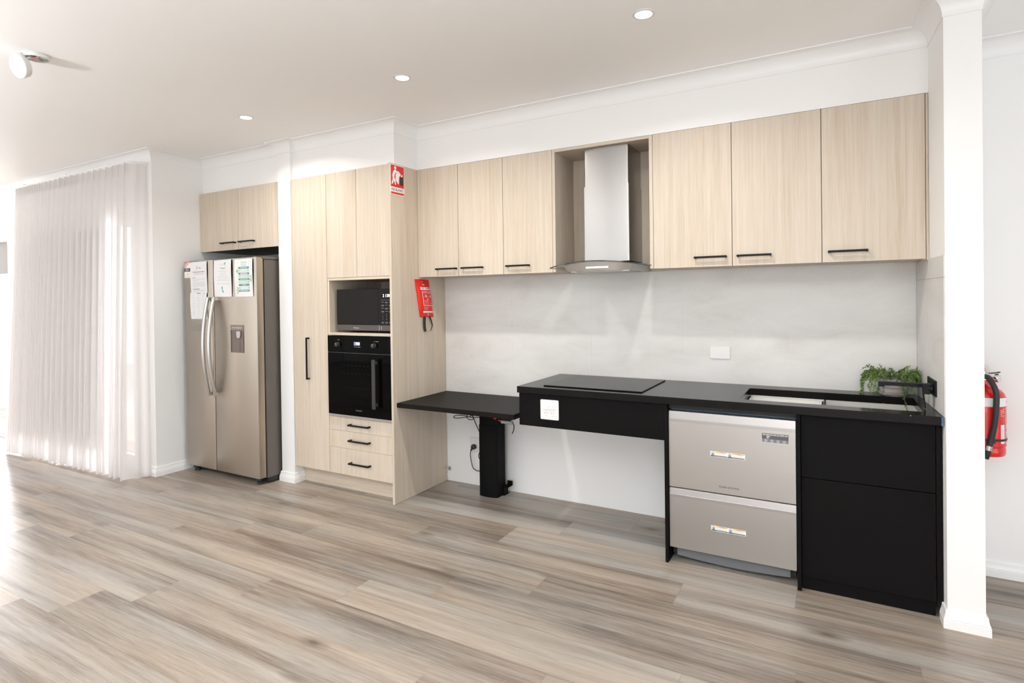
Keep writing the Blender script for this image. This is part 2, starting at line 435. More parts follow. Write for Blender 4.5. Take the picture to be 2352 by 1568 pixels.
struct(MB().box(-7.3, -7.2, -7.2, -.8, 0, CZ), 'wall_west', 'wall')
RW = [(-6.0, -3.4), (-2.6, 0.6), (1.6, 4.6)]; RZ0, RZ1 = .08, 2.2
w = MB(); xs = [-7.2]+[a for p in RW for a in p]+[6.4]
for i in range(0, len(xs), 2): w.box(xs[i], xs[i+1], -7.3, -7.2, 0, CZ)
for a, b in RW: w.box(a, b, -7.3, -7.2, RZ1, CZ).box(a, b, -7.3, -7.2, 0, RZ0)
struct(w, 'wall_rear', 'wall')
for i, (a, b) in enumerate(RW):
    f = MB()
    for x in (a, (a+b)/2-.025, b-.05): f.box(x, x+.05, -7.28, -7.22, RZ0, RZ1)
    f.box(a, b, -7.28, -7.22, RZ0, RZ0+.05).box(a, b, -7.28, -7.22, RZ1-.05, RZ1)
    struct(f, 'window_%d' % (i+3), 'trim')

# swept mouldings with mitred corners
def sweep(path, prof, side=-1):
    """path: plan points with the room on the right-hand side; prof: (offset into the room, z)"""
    P = [Vector((a, b)) for a, b in path]; n = len(P); mb = MB(); rows = []
    nor = []
    for i in range(n-1):
        d = (P[i+1]-P[i]).normalized(); nor.append(Vector((d.y, -d.x)))
    for i in range(n):
        a = nor[max(i-1, 0)]; b = nor[min(i, n-2)]
        m = (a+b); m = m/(1+a.dot(b)) if (1+a.dot(b)) > 1e-6 else a
        rows.append([(P[i].x+m.x*o, P[i].y+m.y*o, z) for o, z in prof])
    k = len(prof)
    v = [q for r in rows for q in r]; f = []
    for i in range(n-1):
        for j in range(k): f.append((i*k+j, i*k+(j+1) % k, (i+1)*k+(j+1) % k, (i+1)*k+j))
    f.append(tuple(range(k))); f.append(tuple(range((n-1)*k, n*k)))
    mb.add(v, f); return mb
PJ = .068; H = CZ-CB
cove = [(-.004, CB-.001), (.004, CB-.001), (.004, CB+.004)]
cove += [(.004+(PJ-.008)*(1-math.cos(t)), CB+.004+(H-.010)*math.sin(t)) for t in [PI/2*i/10 for i in range(1, 11)]]
cove += [(PJ, CZ-.006), (PJ, CZ+.004), (-.004, CZ+.004)]
def corn(name, path): struct(sweep(path, cove), name, 'trim', smooth=35)
corn('trim_1', [(-7.2, YN), (XN, YN), (XN, YAB), (XC0, YAB), (XC0, YC), (XC1, YC), (XC1, YTB), (0, YTB), (0, YUB), (xr(YUB), YUB), (XR1, YP), (XP, YP), (XP, .004), (6.3, .004)])
SH = .074
skp = [(-.002, 0), (.016, 0), (.016, .034), (.014, .036), (.0145, .041), (.011, .050), (.0085, .062), (.008, SH-.003), (.006, SH), (-.002, SH)]
def skirt(name, path): struct(sweep(path, skp), name, 'trim', smooth=25)
skirt('baseboard_left', [(WX3+.02, YN), (XN, YN), (XN, -.02)])
skirt('baseboard_column', [(XC0, -.02), (XC0, YC), (XC1, YC), (XC1, -.50)])
skirt('baseboard_right', [(xr(-.572), -.572), (XR1, YP), (XP, YP), (XP, .004), (6.3, .004)])
skirt('baseboard_west', [(WX1+.01, YN), (WX2-.01, YN)])

# ------------------------------------------------------------------ tiles on the splashback
t = MB(); gx = [.0, .588, 1.189, 1.785, 2.380, 2.962]; gz = [.640, .862, 1.449, 1.552]
t.box(.002, 2.962, -.0004, .0035, .640, 1.552, 1)
for i in range(len(gx)-1):
    for j in range(len(gz)-1):
        t.box(gx[i]+.0011, gx[i+1]-.0011, -.0014, .003, gz[j]+.0011, gz[j+1]-.0011, 0)
struct(t, 'wall_splashback', ['tile', 'grout'], 'pale grey concrete look tiles behind the bench')
t = MB()
def xt(y, d): return xr(y)-d
for y0, y1 in ((-.004, -.305), (-.307, -.632)):
    for z0, z1 in ((.868, 1.448), (1.450, 1.541)):
        t.prism([(xt(y0, .004), y0), (xt(y1, .004), y1), (xt(y1, -.001), y1), (xt(y0, -.001), y0)], 'z', z0, z1)
struct(t, 'wall_splashback_side', 'tile', 'pale grey tiles on the end wall beside the sink')

# ------------------------------------------------------------------ sliding windows on the left
def window(name, x0, x1, mid, lab):
    f = MB(); y0, y1 = YN+.03, YN+.09; a = .045
    f.box(x0, x0+a, y0, y1, .0, WZ).box(x1-a, x1, y0, y1, .0, WZ).box(x0, x1, y0, y1, .0, .05).box(x0, x1, y0, y1, WZ-a, WZ)
    f.box(mid-.03, mid+.03, y0+.005, y1-.005, .05, WZ-a)
    f.box(x0+a, x1-a, y0+.01, y1-.01, .05, .11)
    o = struct(f, name, 'trim', lab, base=(x0, YN, 0))
    p = MB().box(x0+a, x1-a, YN+.055, YN+.061, .1, WZ-a).build('window_pane', 'pane', o)
    return o
window('window_1', WX2, WX3, -3.3, 'white sliding glass door behind the sheer curtain')
window('window_2', WX0, WX1, -5.4, 'white sliding glass door at the far left')
struct(MB().box(-12, -2.3, -.8, 9, -.12, -.03), 'ground', 'ground')
for nm, x0, x1, zb, lab in (('roller_blind', WX2+.03, -2.615, .195, 'grey roller blind lowered behind the sheer curtain'),
                           ('roller_blind', WX0+.03, -4.715, 1.685, 'short grey roller blind at the left edge of the photo')):
    rb = thing(nm, lab, 'blind', ((x0+x1)/2, YN-.01, WZ))
    MB().box(x0, x1, YN-.012, YN-.0105, zb+.014, WZ-.02).build('blind_fabric', 'blind', rb)
    MB().box(x0, x1, YN-.017, YN-.006, zb, zb+.016).build('bottom_rail', 'trim', rb)
    MB().lathe([(.021, x0), (.021, x1+.012)], (0, YN-.026, WZ-.018), (1, 0, 0), 20).build('roller_tube', 'trim', rb, smooth=40)
    MB().box(x1+.012, x1+.02, YN-.05, YN, WZ-.04, WZ+.004).build('bracket', 'trim', rb)

# ------------------------------------------------------------------ sheer curtain
def make_curtain():
    cu = thing('sheer_curtain', 'floor length white sheer curtain pleated across the sliding door', 'curtain', (-3.2, -1.12, 0))
    x0, x1 = -4.17, -2.185; zt = 2.478; zb = .012
    rows = 22; per = 14; phases = []
    # pleats: tight on the left, wide on the right
    x = x0; ws = []
    npl = 28
    for i in range(npl): ws.append(.045 if i < 11 else (.07 if i < 14 else .1))
    tot = sum(ws); ws = [q*(x1-x0)/tot for q in ws]
    rnd = random.Random(11); amps = [rnd.uniform(.75, 1.2) for _ in range(npl+1)]
    drift = [rnd.uniform(-.02, .02) for _ in range(npl+1)]
    cols = []
    for i in range(npl):
        for j in range(per):
            u = j/per; a = amps[i]*(1-u)+amps[i+1]*u; d = drift[i]*(1-u)+drift[i+1]*u
            cols.append((x+ws[i]*u, u, ws[i], a, d))
        x += ws[i]
    cols.append((x1, 0, ws[-1], 1, 0))
    v = []; n = len(cols)+7
    for r in range(rows+1):
        g = r/rows; z = zt+(zb-zt)*g
        for (cx, u, wd, a, d) in cols:
            s = math.sin(2*PI*u); c = math.cos(2*PI*u)
            amp = (.021+.020*g)*a*min(1, wd/.09)
            fl = (cx-(-3.0))*.05*max(0, g-.25) if cx < -3.0 else 0
            yy = -1.115-.055*g-(.05*max(0, (-3.2-cx)) if cx < -3.2 else 0)*g+amp*c
            xx = cx+wd*s*(.17+.06*g)+d*g+fl+(.03*max(0, g-.8)*5*.3 if cx > -2.3 else 0)
            if cx > -2.2: xx = cx+.004*s
            v.append((xx, yy, z+(.004*c if r == rows else 0)))
        for q in range(1, 8):
            w_ = math.sin(q*1.5)*(.004+.010*g); tt = q/7
            v.append((x1+.018*math.sin(tt*1.4)+.03*g*tt*(1-tt)+w_, v[-q][1]*(1-tt)+(-1.0)*tt if q == 1 else ylast*(1-tt)+(-1.0)*tt, z)) if q > 1 else None
            if q == 1:
                ylast = v[-1][1]; v.append((x1+.004+w_, ylast*(1-tt)-1.0*tt, z))
    f = [(r*n+i, r*n+i+1, (r+1)*n+i+1, (r+1)*n+i) for r in range(rows) for i in range(n-1)]
    o = MB().add(v, f).build('drape', 'sheer', cu, recalc=False, smooth=180)
    # heading tape: the stiff top band
    k = 80; hv = []
    for z in (zt+.003, zt-.075):
        for (cx, u, wd, a, d) in cols:
            c = math.cos(2*PI*u); s = math.sin(2*PI*u); amp = .022*a*min(1, wd/.09)
            hv.append((cx+wd*s*.17, -1.1165+amp*c, z))
    n2 = len(cols); MB().add(hv, [(i, i+1, n2+i+1, n2+i) for i in range(n2-1)]).build('heading_tape', 'sheer', cu, recalc=False, smooth=180)
    hem = []
    for (cx, u, wd, a, d) in cols[::2]:
        i = cols.index((cx, u, wd, a, d)); hem.append(v[rows*n+i])
    MB().tube([(a, b, c+.003) for a, b, c in hem], .0022, 5, 0).build('weighted_hem', 'sheer', cu, smooth=60)
    ct = thing('curtain_track', 'slim white curtain track curving back to the wall below the cornice', 'curtain track', (-3.2, -1.12, 2.49))
    pts = [(-4.2, -1.12, 2.492), (-2.26, -1.12, 2.492), (-2.22, -1.112, 2.492), (-2.195, -1.08, 2.493), (-2.18, -1.02, 2.495), (-2.175, YN-.001, 2.497)]
    MB().tube(pts, .007, 8, 0).build('rail', 'trim', ct, smooth=40)
    for bx in (-4.0, -3.2, -2.5): MB().box(bx-.012, bx+.012, -1.125, YN, 2.498, 2.508).build('bracket', 'trim', ct)
make_curtain()
# ------------------------------------------------------------------ cabinets
G = .0016
def hbar(parent, xa, xb, y, z, out=.030):
    """flat black D handle, horizontal, on a front whose face is at y"""
    m = MB(); h = .0055
    m.box(xa, xb, y-out, y-out+.009, z-h, z+h)
    m.box(xa, xa+.011, y-out+.002, y+.0005, z-h, z+h).box(xb-.011, xb, y-out+.002, y+.0005, z-h, z+h)
    return m.build('handle', 'hnd', parent, bevel=.0008)
def vbar(parent, x, za, zb, y, out=.030):
    m = MB(); h = .0055
    m.box(x-h, x+h, y-out, y-out+.009, za, zb)
    m.box(x-h, x+h, y-out+.002, y+.0005, za, za+.011).box(x-h, x+h, y-out+.002, y+.0005, zb-.011, zb)
    return m.build('handle', 'hnd', parent, bevel=.0008)
def door(parent, x0, x1, yf, z0, z1, mat='oak', th=.017, name='door'):
    return MB().box(x0+G, x1-G, yf, yf+th, z0+.001, z1-.0005).build(name, mat, parent, bevel=.0006)

ZU = 1.5425
yU = YUB
def carcass(parent, x0, x1, z0, z1, y0, mat='oak'):
    return MB().box(x0+.0004, x1-.0004, y0+.0185, -.006, z0+.001, z1).build('carcass', mat, parent)
def wall_unit(label, doors, x0, x1, name='wall_cabinet'):
    t = thing(name, label, 'cabinet', ((x0+x1)/2, -.01, ZU), 'wall cabinets above the bench')
    carcass(t, x0, x1, ZU, ZT, yU)
    for a, b, ha, hb in doors:
        d = door(t, a, b, yU, ZU-.001, ZT)
        hbar(d, ha, hb, yU, 1.5935)
    return t
X1, X2, X3, X4, X5, X6, X7 = .3501, .706, 1.0631, 1.6974, 2.1219, 2.5445, 2.9691
wall_unit('two door oak wall cabinet beside the tall end panel', [(.0015, X1, .170, .338), (X1, X2, .383, .551)], .001, X2)
wall_unit('single door oak wall cabinet just left of the range hood', [(X2, X3, .734, .902)], X2, X3)
wall_unit('two door oak wall cabinet just right of the range hood', [(X4, X5, 1.927, 2.095), (X5, X6, 2.147, 2.314)], X4, X6)
t = wall_unit('single wide door oak wall cabinet at the right end by the pillar', [(X6, X7, 2.571, 2.740)], X6, X7)
MB().box(X7+.001, xr(yU)-.0015, yU+.004, yU+.022, ZU-.004, ZT).build('filler_strip', 'oak', t)
MB().box(X7-.01, xr(yU)-.002, yU+.025, yU+.10, ZU-.006, ZU+.0005).build('filler_cleat', 'edge', t)

t = thing('hood_surround', 'open oak box framing the stainless range hood', 'cabinet', (1.38, -.01, ZU))
pw = .0205
MB().box(X3+.0006, X3+pw, yU, -.006, ZU+.001, ZT).build('side_panel', 'oak', t, bevel=.0006)
MB().box(X4-pw, X4-.0006, yU, -.006, ZU+.001, ZT).build('side_panel', 'oak', t, bevel=.0006)
MB().box(X3+pw, X4-pw, yU, -.006, ZT-.018, ZT).build('top_panel', 'oakh', t, bevel=.0006)
MB().box(X3+pw, X4-pw, -.026, -.006, ZU-.003, ZT-.018).build('back_panel', 'oak', t)

# pantry, left of the oven tower
YT = -.582; ZK = .134; XA, XB, XM = -.997, -.6293, -.3346
t = thing('pantry_cabinet', 'tall single door oak pantry cabinet with a long vertical handle', 'cabinet', (-.81, -.3, 0))
MB().box(XA+.001, XB-.001, YT+.018, -.01, ZK, ZT).build('carcass', 'oak', t)
d = door(t, XA, XB, YT, ZK, ZT); vbar(d, -.829, .800, 1.112, YT)
MB().box(XA-.0012, XA+.0006, YT+.004, YT+.05, ZK, ZT).build('edge_strip', 'edge', t)

t = thing('oven_tower_cabinet', 'tall oak cabinet tower holding microwave and oven above three drawers', 'cabinet', (-.31, -.3, 0))
XS = -.0182
c = MB(); th = .018
c.box(XB+.001, XB+th, YT+.0185, -.01, ZK, ZT).box(XS-th, XS-.0005, YT+.0185, -.01, ZK, ZT)
c.box(XB+th, XS-th, -.03, -.012, ZK, ZT)
c.box(XB+th, XS-th, YT+.0185, -.03, 1.551, ZT)
c.box(XB+th, XS-th, YT+.0185, -.03, ZK, .548)
c.build('carcass', 'oak', t)
MB().box(XB+.0016, XS-.0005, YT, -.031, 1.5295, 1.5462).build('niche_top', 'oakh', t, bevel=.0006)
MB().box(XB+.0016, XS-.0005, YT, -.031, 1.1345, 1.1525).build('niche_shelf', 'oakh', t, bevel=.0006)
MB().box(XB+.0016, XB+th, YT+.002, YT+.0185, 1.153, 1.529).build('niche_edge', 'edge', t)
door(t, XB, XM, YT, 1.5475, ZT); door(t, XM, XS, YT, 1.5475, ZT)
for z0, z1, hz in ((.4484, .5515, .500), (.3238, .4484, .389), (ZK, .3238, .2275)):
    d = door(t, XB, XS, YT, z0, z1, 'oak', name='drawer_front'); hbar(d, -.418, -.228, YT, hz, .034)
MB().box(XS+.0003, 0, -.602, -.002, .001, ZT+.001).build('side_panel', 'oak', t, bevel=.0006)
h = MB().box(-.0005, .0012, -.034, -.006, .076, .109, 0).box(-.0008, .0012, -.003, -.0012, .076, .109).box(.004, .032, -.0042, -.0016, .079, .107)
h.lathe([(.0035, .078), (.0035, .107)], (.0025, -.004, 0), (0, 0, 1), 10)
h.build('hinge_plate', 'chrome', t)
tag(MB().box(XC1+.004, XS-.0005, -.499, -.483, .0005, ZK-.002).build('kickboard', 'oakh', None, base=(-.5, -.49, 0)), 'pale oak kickboard running under the pantry and oven tower', 'kickboard')

# cabinet over the fridge
YF = -.590; ZF = 1.812
t = thing('overhead_cabinet', 'two door oak cabinet mounted high above the fridge', 'cabinet', (-1.63, -.3, ZF))
xl, xrr, xm = XN+.0035, XC0-.0015, -1.6215
c = MB().box(xl, xrr, YF+.0185, .002, ZF+.02, ZT).build('carcass', 'oak', t)
MB().box(xl, xl+.018, YF, -.05, ZF+.001, ZT).build('side_panel', 'edge', t)
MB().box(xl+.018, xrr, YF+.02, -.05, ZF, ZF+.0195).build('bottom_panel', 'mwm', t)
d = door(t, xl+.018, xm, YF, ZF-.003, ZT); hbar(d, -1.826, -1.650, YF, 1.868, .032)
d = door(t, xm, xrr, YF, ZF-.003, ZT); hbar(d, -1.592, -1.416, YF, 1.868, .032)

# ------------------------------------------------------------------ bench run
ZB, ZS = .8654, .8279; YB = -.6105; XB0 = .9563
def bench():
    t = thing('stone_worktop', 'long polished black speckled stone bench top with sink cut-out', 'worktop', (2, -.3, ZS))
    sx0, sx1, sy0, sy1 = 2.180, 2.932, -.513, -.134
    r = .016
    def corner(cx, cy, a0):
        return [(cx+r*math.cos(a0+PI/2*i/5), cy+r*math.sin(a0+PI/2*i/5)) for i in range(6)]
    hole = corner(sx1-r, sy1-r, 0)+corner(sx0+r, sy1-r, PI/2)+corner(sx0+r, sy0+r, PI)+corner(sx1-r, sy0+r, 3*PI/2)
    outer = [(XB0, -.0022), (XB0, YB), (xr(YB)-.002, YB), (xr(-.003)-.006, -.0022)]
    bm = bmesh.new()
    def ring(pts, z): return [bm.verts.new((x, y, z)) for x, y in pts]
    def edges(vs): return [bm.edges.new((vs[i], vs[(i+1) % len(vs)])) for i in range(len(vs))]
    oT, hT, oB, hB = ring(outer, ZB), ring(hole, ZB), ring(outer, ZS), ring(hole, ZS)
    for a, b in ((oT, hT), (oB, hB)):
        bmesh.ops.triangle_fill(bm, use_beauty=True, use_dissolve=False, edges=edges(a)+edges(b))
    for T, B in ((oT, oB), (hT, hB)):
        for i in range(len(T)):
            j = (i+1) % len(T); bm.faces.new((T[i], T[j], B[j], B[i]))
    bm.normal_update()
    mb = MB(); bm.verts.index_update()
    mb.add([v.co for v in bm.verts], [[v.index for v in f.verts] for f in bm.faces]); bm.free()
    s = mb.build('slab', 'stone', t, bevel=.0018)
    MB().box(1.836, 2.436, -.548, -.530, .7985, ZS-.0006).build('gap_shade_strip', 'dark', t)  # added dark strip, stands in for the shade in the gap above the dishwasher
    MB().prism([(xr(YB)-.011, YB-.0006), (xr(YB)-.0015, YB-.0006), (xr(YB)-.0015, YB+.004), (xr(YB)-.011, YB+.004)], 'z', ZS, ZB+.0003).build('corner_film', 'tape', t)
bench()

t = thing('cooktop_apron', 'shallow black laminate box hung under the cooktop end of the bench', 'apron', (1.39, -.3, .6353))
yx = -.5914; xa, xb = .961, 1.8185; zb = .6353
MB().box(xa+.0172, xb, yx, yx+.016, zb, ZS-.0008).build('front_panel', 'blk', t, bevel=.0005)
MB().box(xa, xa+.0165, yx, -.004, zb, ZS-.0008).build('side_panel', 'blk', t, bevel=.0005)
MB().box(xa+.0168, xb, yx+.0165, -.004, zb+.004, zb+.02).build('bottom_panel', 'blk', t)

tag(MB().box(1.819, 1.8345, -.592, -.004, .0005, ZS-.0008).build('support_panel', 'blk', None, base=(1.827, -.3, 0), bevel=.0005), 'black upright panel left of the dishwasher drawers', 'panel')
tag(MB().prism([(-.592, .0005), (-.004, .0005), (-.004, .786), (-.524, .786), (-.524, ZS-.0008), (-.592, ZS-.0008)], 'x', 2.4368, 2.4535).build('support_panel', 'blk', None, base=(2.445, -.3, 0), bevel=.0005), 'black upright panel between dishwasher and sink cabinet', 'panel')

YCB = -.5718
t = thing('sink_cabinet', 'matt black base cabinet under the sink with a false drawer above one door', 'cabinet', (2.72, -.3, 0))
c = MB().box(2.4542, 2.4704, YCB+.019, -.02, .066, .786).box(2.9530, 2.9655, YCB+.019, -.06, .066, .60).box(2.4704, 2.9530, YCB+.019, -.02, .066, .082)
c.box(2.4704, 2.9530, -.034, -.02, .082, .786)
c.build('carcass', 'blk', t)
door(t, 2.4545, 2.9690, YCB, .5300, ZS-.003, 'blk', name='false_drawer'); door(t, 2.4545, 2.9690, YCB, .064, .5280, 'blk')
MB().box(2.9700, xr(YCB)-.0022, YCB, YCB+.016, .066, .5285).box(2.9700, xr(YCB)-.0022, YCB, YCB+.016, .5300, ZS-.003).build('filler_strip', 'blk', t)
MB().box(2.4545, 2.9665, -.5572, -.541, .0005, .0655).build('kick_panel', 'blk', t)

# ------------------------------------------------------------------ height adjustable table
t = thing('adjustable_table', 'low black table on one thick column between oven tower and bench', 'table', (.47, -.3, 0))
MB().box(.0045, .9119, -.573, -.0035, .6539, .6848).build('tabletop', 'tab', t, bevel=.0008)
arc = [(.405+.133*i/12, -.1735-.0115*math.sin(PI*i/12)) for i in range(13)]
MB().prism(arc+[(.549, -.165), (.549, -.062), (.405, -.062)], 'z', .0006, .5).build('column', 'blk', t, smooth=25)
MB().prism([(x*1.0+.0022*(1 if x < .47 else -1), y+.003) for x, y in arc]+[(.5465, -.163), (.5465, -.065), (.4075, -.065)], 'z', .49, .641).build('inner_column', 'blk', t, smooth=25)
MB().box(.30, .66, -.42, -.10, .641, .6536).build('top_bracket', 'hnd', t)
b = MB(); b.box(.548, .565, -.105, -.035, .0006, .004).box(.548, .5495, -.105, -.035, .0006, .062).box(.5495, .592, -.036, -.034, .058, .088).box(.5495, .592, -.105, -.034, .058, .0605)
b.box(.555, .557, -.10, -.04, .004, .058)
b.build('floor_bracket', 'blk', t)
b = MB(); b.prism([(-.505+.011*math.cos(a), .6190+.0105*math.sin(a)) for a in [2*PI*i/16 for i in range(16)]], 'x', .785, .865)
b.build('control_handset', 'handset', t, bevel=.002)
MB().box(.80, .85, -.515, -.48, .630, .6536).build('handset_clip', 'hnd', t)
for a, r in (((.765, -.49, .622), .0045), ((.700, -.44, .619), .0045)): MB().tube([(a[0]-.009, a[1], a[2]), (a[0]+.006, a[1], a[2]-.002)], r, 8).build('connector', 'redp', t)
cord = [(.41, -.14, .545), (.36, -.19, .548), (.30, -.22, .562), (.24, -.22, .556), (.222, -.22, .540), (.26, -.21, .538), (.33, -.19, .550), (.358, -.19, .560), (.362, -.18, .535), (.33, -.18, .528), (.305, -.18, .545), (.325, -.18, .572), (.345, -.17, .600), (.34, -.16, .640)]
def smoothpath(P, k=6):
    P = [Vector(p) for p in P]; out = []
    for i in range(len(P)-1):
        p0 = P[max(i-1, 0)]; p1 = P[i]; p2 = P[i+1]; p3 = P[min(i+2, len(P)-1)]
        for j in range(k):
            u = j/k
            out.append(.5*((2*p1)+(p2-p0)*u+(2*p0-5*p1+4*p2-p3)*u*u+(3*p1-p0-3*p2+p3)*u**3))
    out.append(P[-1]); return out
b = MB().tube(smoothpath(cord), .0030, 6)
pts = [(.335, -.16, .58), (.345, -.13, .50), (.372, -.11, .42), (.385, -.10, .37), (.362, -.075, .335), (.335, -.06, .27), (.318, -.05, .232), (.345, -.05, .19), (.352, -.05, .155), (.327, -.045, .128), (.295, -.04, .122), (.258, -.035, .138), (.238, -.03, .19), (.232, -.03, .235), (.238, -.029, .262)]
b.build('coiled_lead', 'rubber', t, smooth=60)
b = MB().tube(smoothpath(pts), .0032, 7)
b.build('power_cord', 'rubber', t, smooth=60)
b = MB().tube(smoothpath([(.862, -.50, .622), (.866, -.49, .595), (.850, -.47, .560), (.835, -.46, .540)]), .0032, 6)
b.build('handset_lead', 'rubber', t, smooth=60)
b = MB().lathe([(.006, .002), (.019, .003), (.0195, .018), (.015, .026), (.004, .030)], (.2555, -.008, .2885), (0, -1, 0), 20)
b.tube([(.2555, -.024, .288), (.243, -.028, .272), (.238, -.03, .262)], [.009, .007, .005], 8)
b.build('plug', 'rubber', t, smooth=40)
# ------------------------------------------------------------------ refrigerator
FX0, FX1, FY, FYD, FZ0, FZ1 = -2.0678, -1.1628, -.774, -.716, .056, 1.7184
def fridge():
    t = thing('refrigerator', 'tall side by side champagne steel fridge with two curved bar handles', 'refrigerator', (-1.615, -.4, 0))
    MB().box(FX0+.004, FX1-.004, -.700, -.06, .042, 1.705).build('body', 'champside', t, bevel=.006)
    MB().box(FX0+.012, FX1-.012, -.712, -.698, .06, 1.700).build('door_seal', 'dark', t)
    MB().box(FX0+.03, FX1-.03, -.690, -.08, .020, .044).build('base_frame', 'dark', t)
    xs = -1.683
    for side, (a, b) in (('l', (FX0, xs-.0035)), ('r', (xs+.0035, FX1))):
        m = MB(); c = .010
        P = [(a, FYD), (a, FY+c), (a+.003, FY+.003), (a+c, FY), (b-c, FY), (b-.003, FY+.003), (b, FY+c), (b, FYD)]
        m.prism(P, 'z', FZ0, FZ1-.001)
        d = m.build('door', 'champ', t, smooth=30)
        hx = -1.724 if side == 'l' else -1.650
        pts = []
        z0, z1 = .648, 1.422
        for i in range(25):
            u = i/24; z = z0+(z1-z0)*u
            pts.append((hx, FY-.016-.052*math.sin(PI*u)**.85, z))
        h = MB().tube(pts, [.0125]*25, 12, 0, flat=1.15)
        for z in (z0+.012, z1-.012): h.box(hx-.010, hx+.010, FY-.028, FY+.001, z-.012, z+.012)
        h.build('handle', 'barsteel', d, smooth=45)
        if side == 'l':
            m = MB(); r = .012; X0, X1, Z0, Z1 = -1.983, -1.836, 1.154, 1.208
            P = []
            for cx, cz, a0 in ((X1-r, Z1-r, 0), (X0+r, Z1-r, PI/2), (X0+r, Z0+r, PI), (X1-r, Z0+r, 1.5*PI)):
                P += [(cx+r*math.cos(a0+PI/2*k/4), cz+r*math.sin(a0+PI/2*k/4)) for k in range(5)]
            m.prism(P, 'y', FY-.0012, FY+.001).build('badge', 'badge', d)
        else:
            X0, X1, Z0, Z1 = -1.472, -1.316, .996, 1.208
            m = MB().box(X0, X1, FY-.004, FY+.001, 1.166, Z1, 0)
            m.text('Water Dispenser', ((X0+X1)/2, FY-.0045, 1.187), (1, 0, 0), (0, 0, 1), .0165, 1)
            m.build('dispenser_header', ['dispt', 'white'], d, bevel=0)
            m = MB(); e = .007
            m.box(X0, X0+e, FY-.004, FY+.001, Z0, 1.166).box(X1-e, X1, FY-.004, FY+.001, Z0, 1.166).box(X0+e, X1-e, FY-.004, FY+.001, Z0, Z0+e)
            m.quad((X0+e, FY-.0008, 1.166), (X1-e, FY-.0008, 1.166), (X1-e, FY-.0008, Z0+e), (X0+e, FY-.0008, Z0+e))
            m.prism([(FY-.0006, Z0+e), (FY-.0034, Z0+e), (FY-.0008, 1.10)], 'x', X0+.02, X1-.045)
            m.build('dispenser_recess', 'disp', d)
            m = MB(); cx = (X0+X1)/2+.022
            P = [(cx-.024, 1.160), (cx+.024, 1.160), (cx+.020, 1.118), (cx+.012, 1.106), (cx-.012, 1.106), (cx-.020, 1.118)]
            m.prism(P, 'y', FY-.011, FY-.003).build('dispenser_paddle', 'paddle', d, bevel=.003)
    for x in (FX0+.05, FX1-.07):
        m = MB().box(x-.03, x+.03, -.735, -.66, .022, .05).lathe([(.020, .0006), (.024, .004), (.024, .020), (.012, .024)], (x+.018, -.726, 0), n=18)
        m.build('front_foot', 'rubber', t, smooth=40)
    m = MB().box(FX1-.03, FX1-.006, -.69, -.10, .012, .044).lathe([(.018, -.01), (.018, .01)], (FX1-.02, -.13, .0186), (1, 0, 0), 16)
    m.build('side_roller', 'rubber', t, smooth=40)
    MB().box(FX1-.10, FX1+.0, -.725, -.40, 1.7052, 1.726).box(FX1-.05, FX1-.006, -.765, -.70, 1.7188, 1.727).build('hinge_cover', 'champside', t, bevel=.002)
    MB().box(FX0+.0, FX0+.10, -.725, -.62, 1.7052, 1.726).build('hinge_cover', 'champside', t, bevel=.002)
fridge()

# papers taped to the fridge doors -------------------------------------------------
class Sheet:
    """a thin sheet bowed off the door: local u in 0..1 to the right, v in 0..1 down"""
    def __init__(s, x0, x1, z0, z1, bow=.005, lean=0.0):
        s.a = (x0, x1, z0, z1, bow, lean); s.mb = MB()
        n, k = 8, 10
        for off, rev in ((0, 0),):
            v = [s.p(i/n, j/k, 0) for j in range(k+1) for i in range(n+1)]
            f = [(j*(n+1)+i, j*(n+1)+i+1, (j+1)*(n+1)+i+1, (j+1)*(n+1)+i) for j in range(k) for i in range(n)]
            s.mb.add(v, f, 0)
    def p(s, u, v, off=.0004):
        x0, x1, z0, z1, bow, lean = s.a
        y = FY-.0012-bow*((2*u-1)**2)*(.25+.75*math.sin(PI*min(1, v*.9+.1)))-.0015*math.sin(5*v+u)-.0015
        return (x0+(x1-x0)*u+lean*v, y-off, z1-(z1-z0)*v)
    def rect(s, u0, u1, v0, v1, mi, off=.0004):
        n = max(1, int((u1-u0)*10)+1)
        for i in range(n):
            a = u0+(u1-u0)*i/n; b = u0+(u1-u0)*(i+1)/n
            s.mb.quad(s.p(a, v0, off), s.p(b, v0, off), s.p(b, v1, off), s.p(a, v1, off), mi)
    def lines(s, u0, u1, v, n, dv, h, mi, rnd):
        for i in range(n): s.rect(u0, u1-(rnd.uniform(0, .06) if i < n-1 else rnd.uniform(.2, .5)), v+i*dv, v+i*dv+h, mi)
    def cline(s, v, w, h, mi): s.rect(.5-w/2, .5+w/2, v, v+h, mi)
    def poly(s, pts, mi, off=.0004): s.mb.poly([s.p(u, v, off) for u, v in pts], mi)
    def text(s, txt, u, v, size, mi):
        o = s.p(u, v, .0012); x0, x1, z0, z1, *_ = s.a
        b = s.p(u+.04, v, .0012); d = Vector((1, 0, 0))
        o = (o[0], min(s.p(u+du, v+dv, .0008)[1] for du in (-.2, 0, .2) for dv in (-.04, 0, .04)), o[2])
        s.mb.text(txt, o, d, (0, 0, 1), size, mi)
    def blob(s, u, v, ru, rv, mi, n=14, a0=0, spiky=0):
        P = []
        for i in range(n):
            a = 2*PI*i/n; k = 1-(spiky if i % 2 else 0); P.append((u+ru*k*math.cos(a+a0), v+rv*k*math.sin(a+a0)))
        s.poly(P, mi)
rn = random.Random(5)
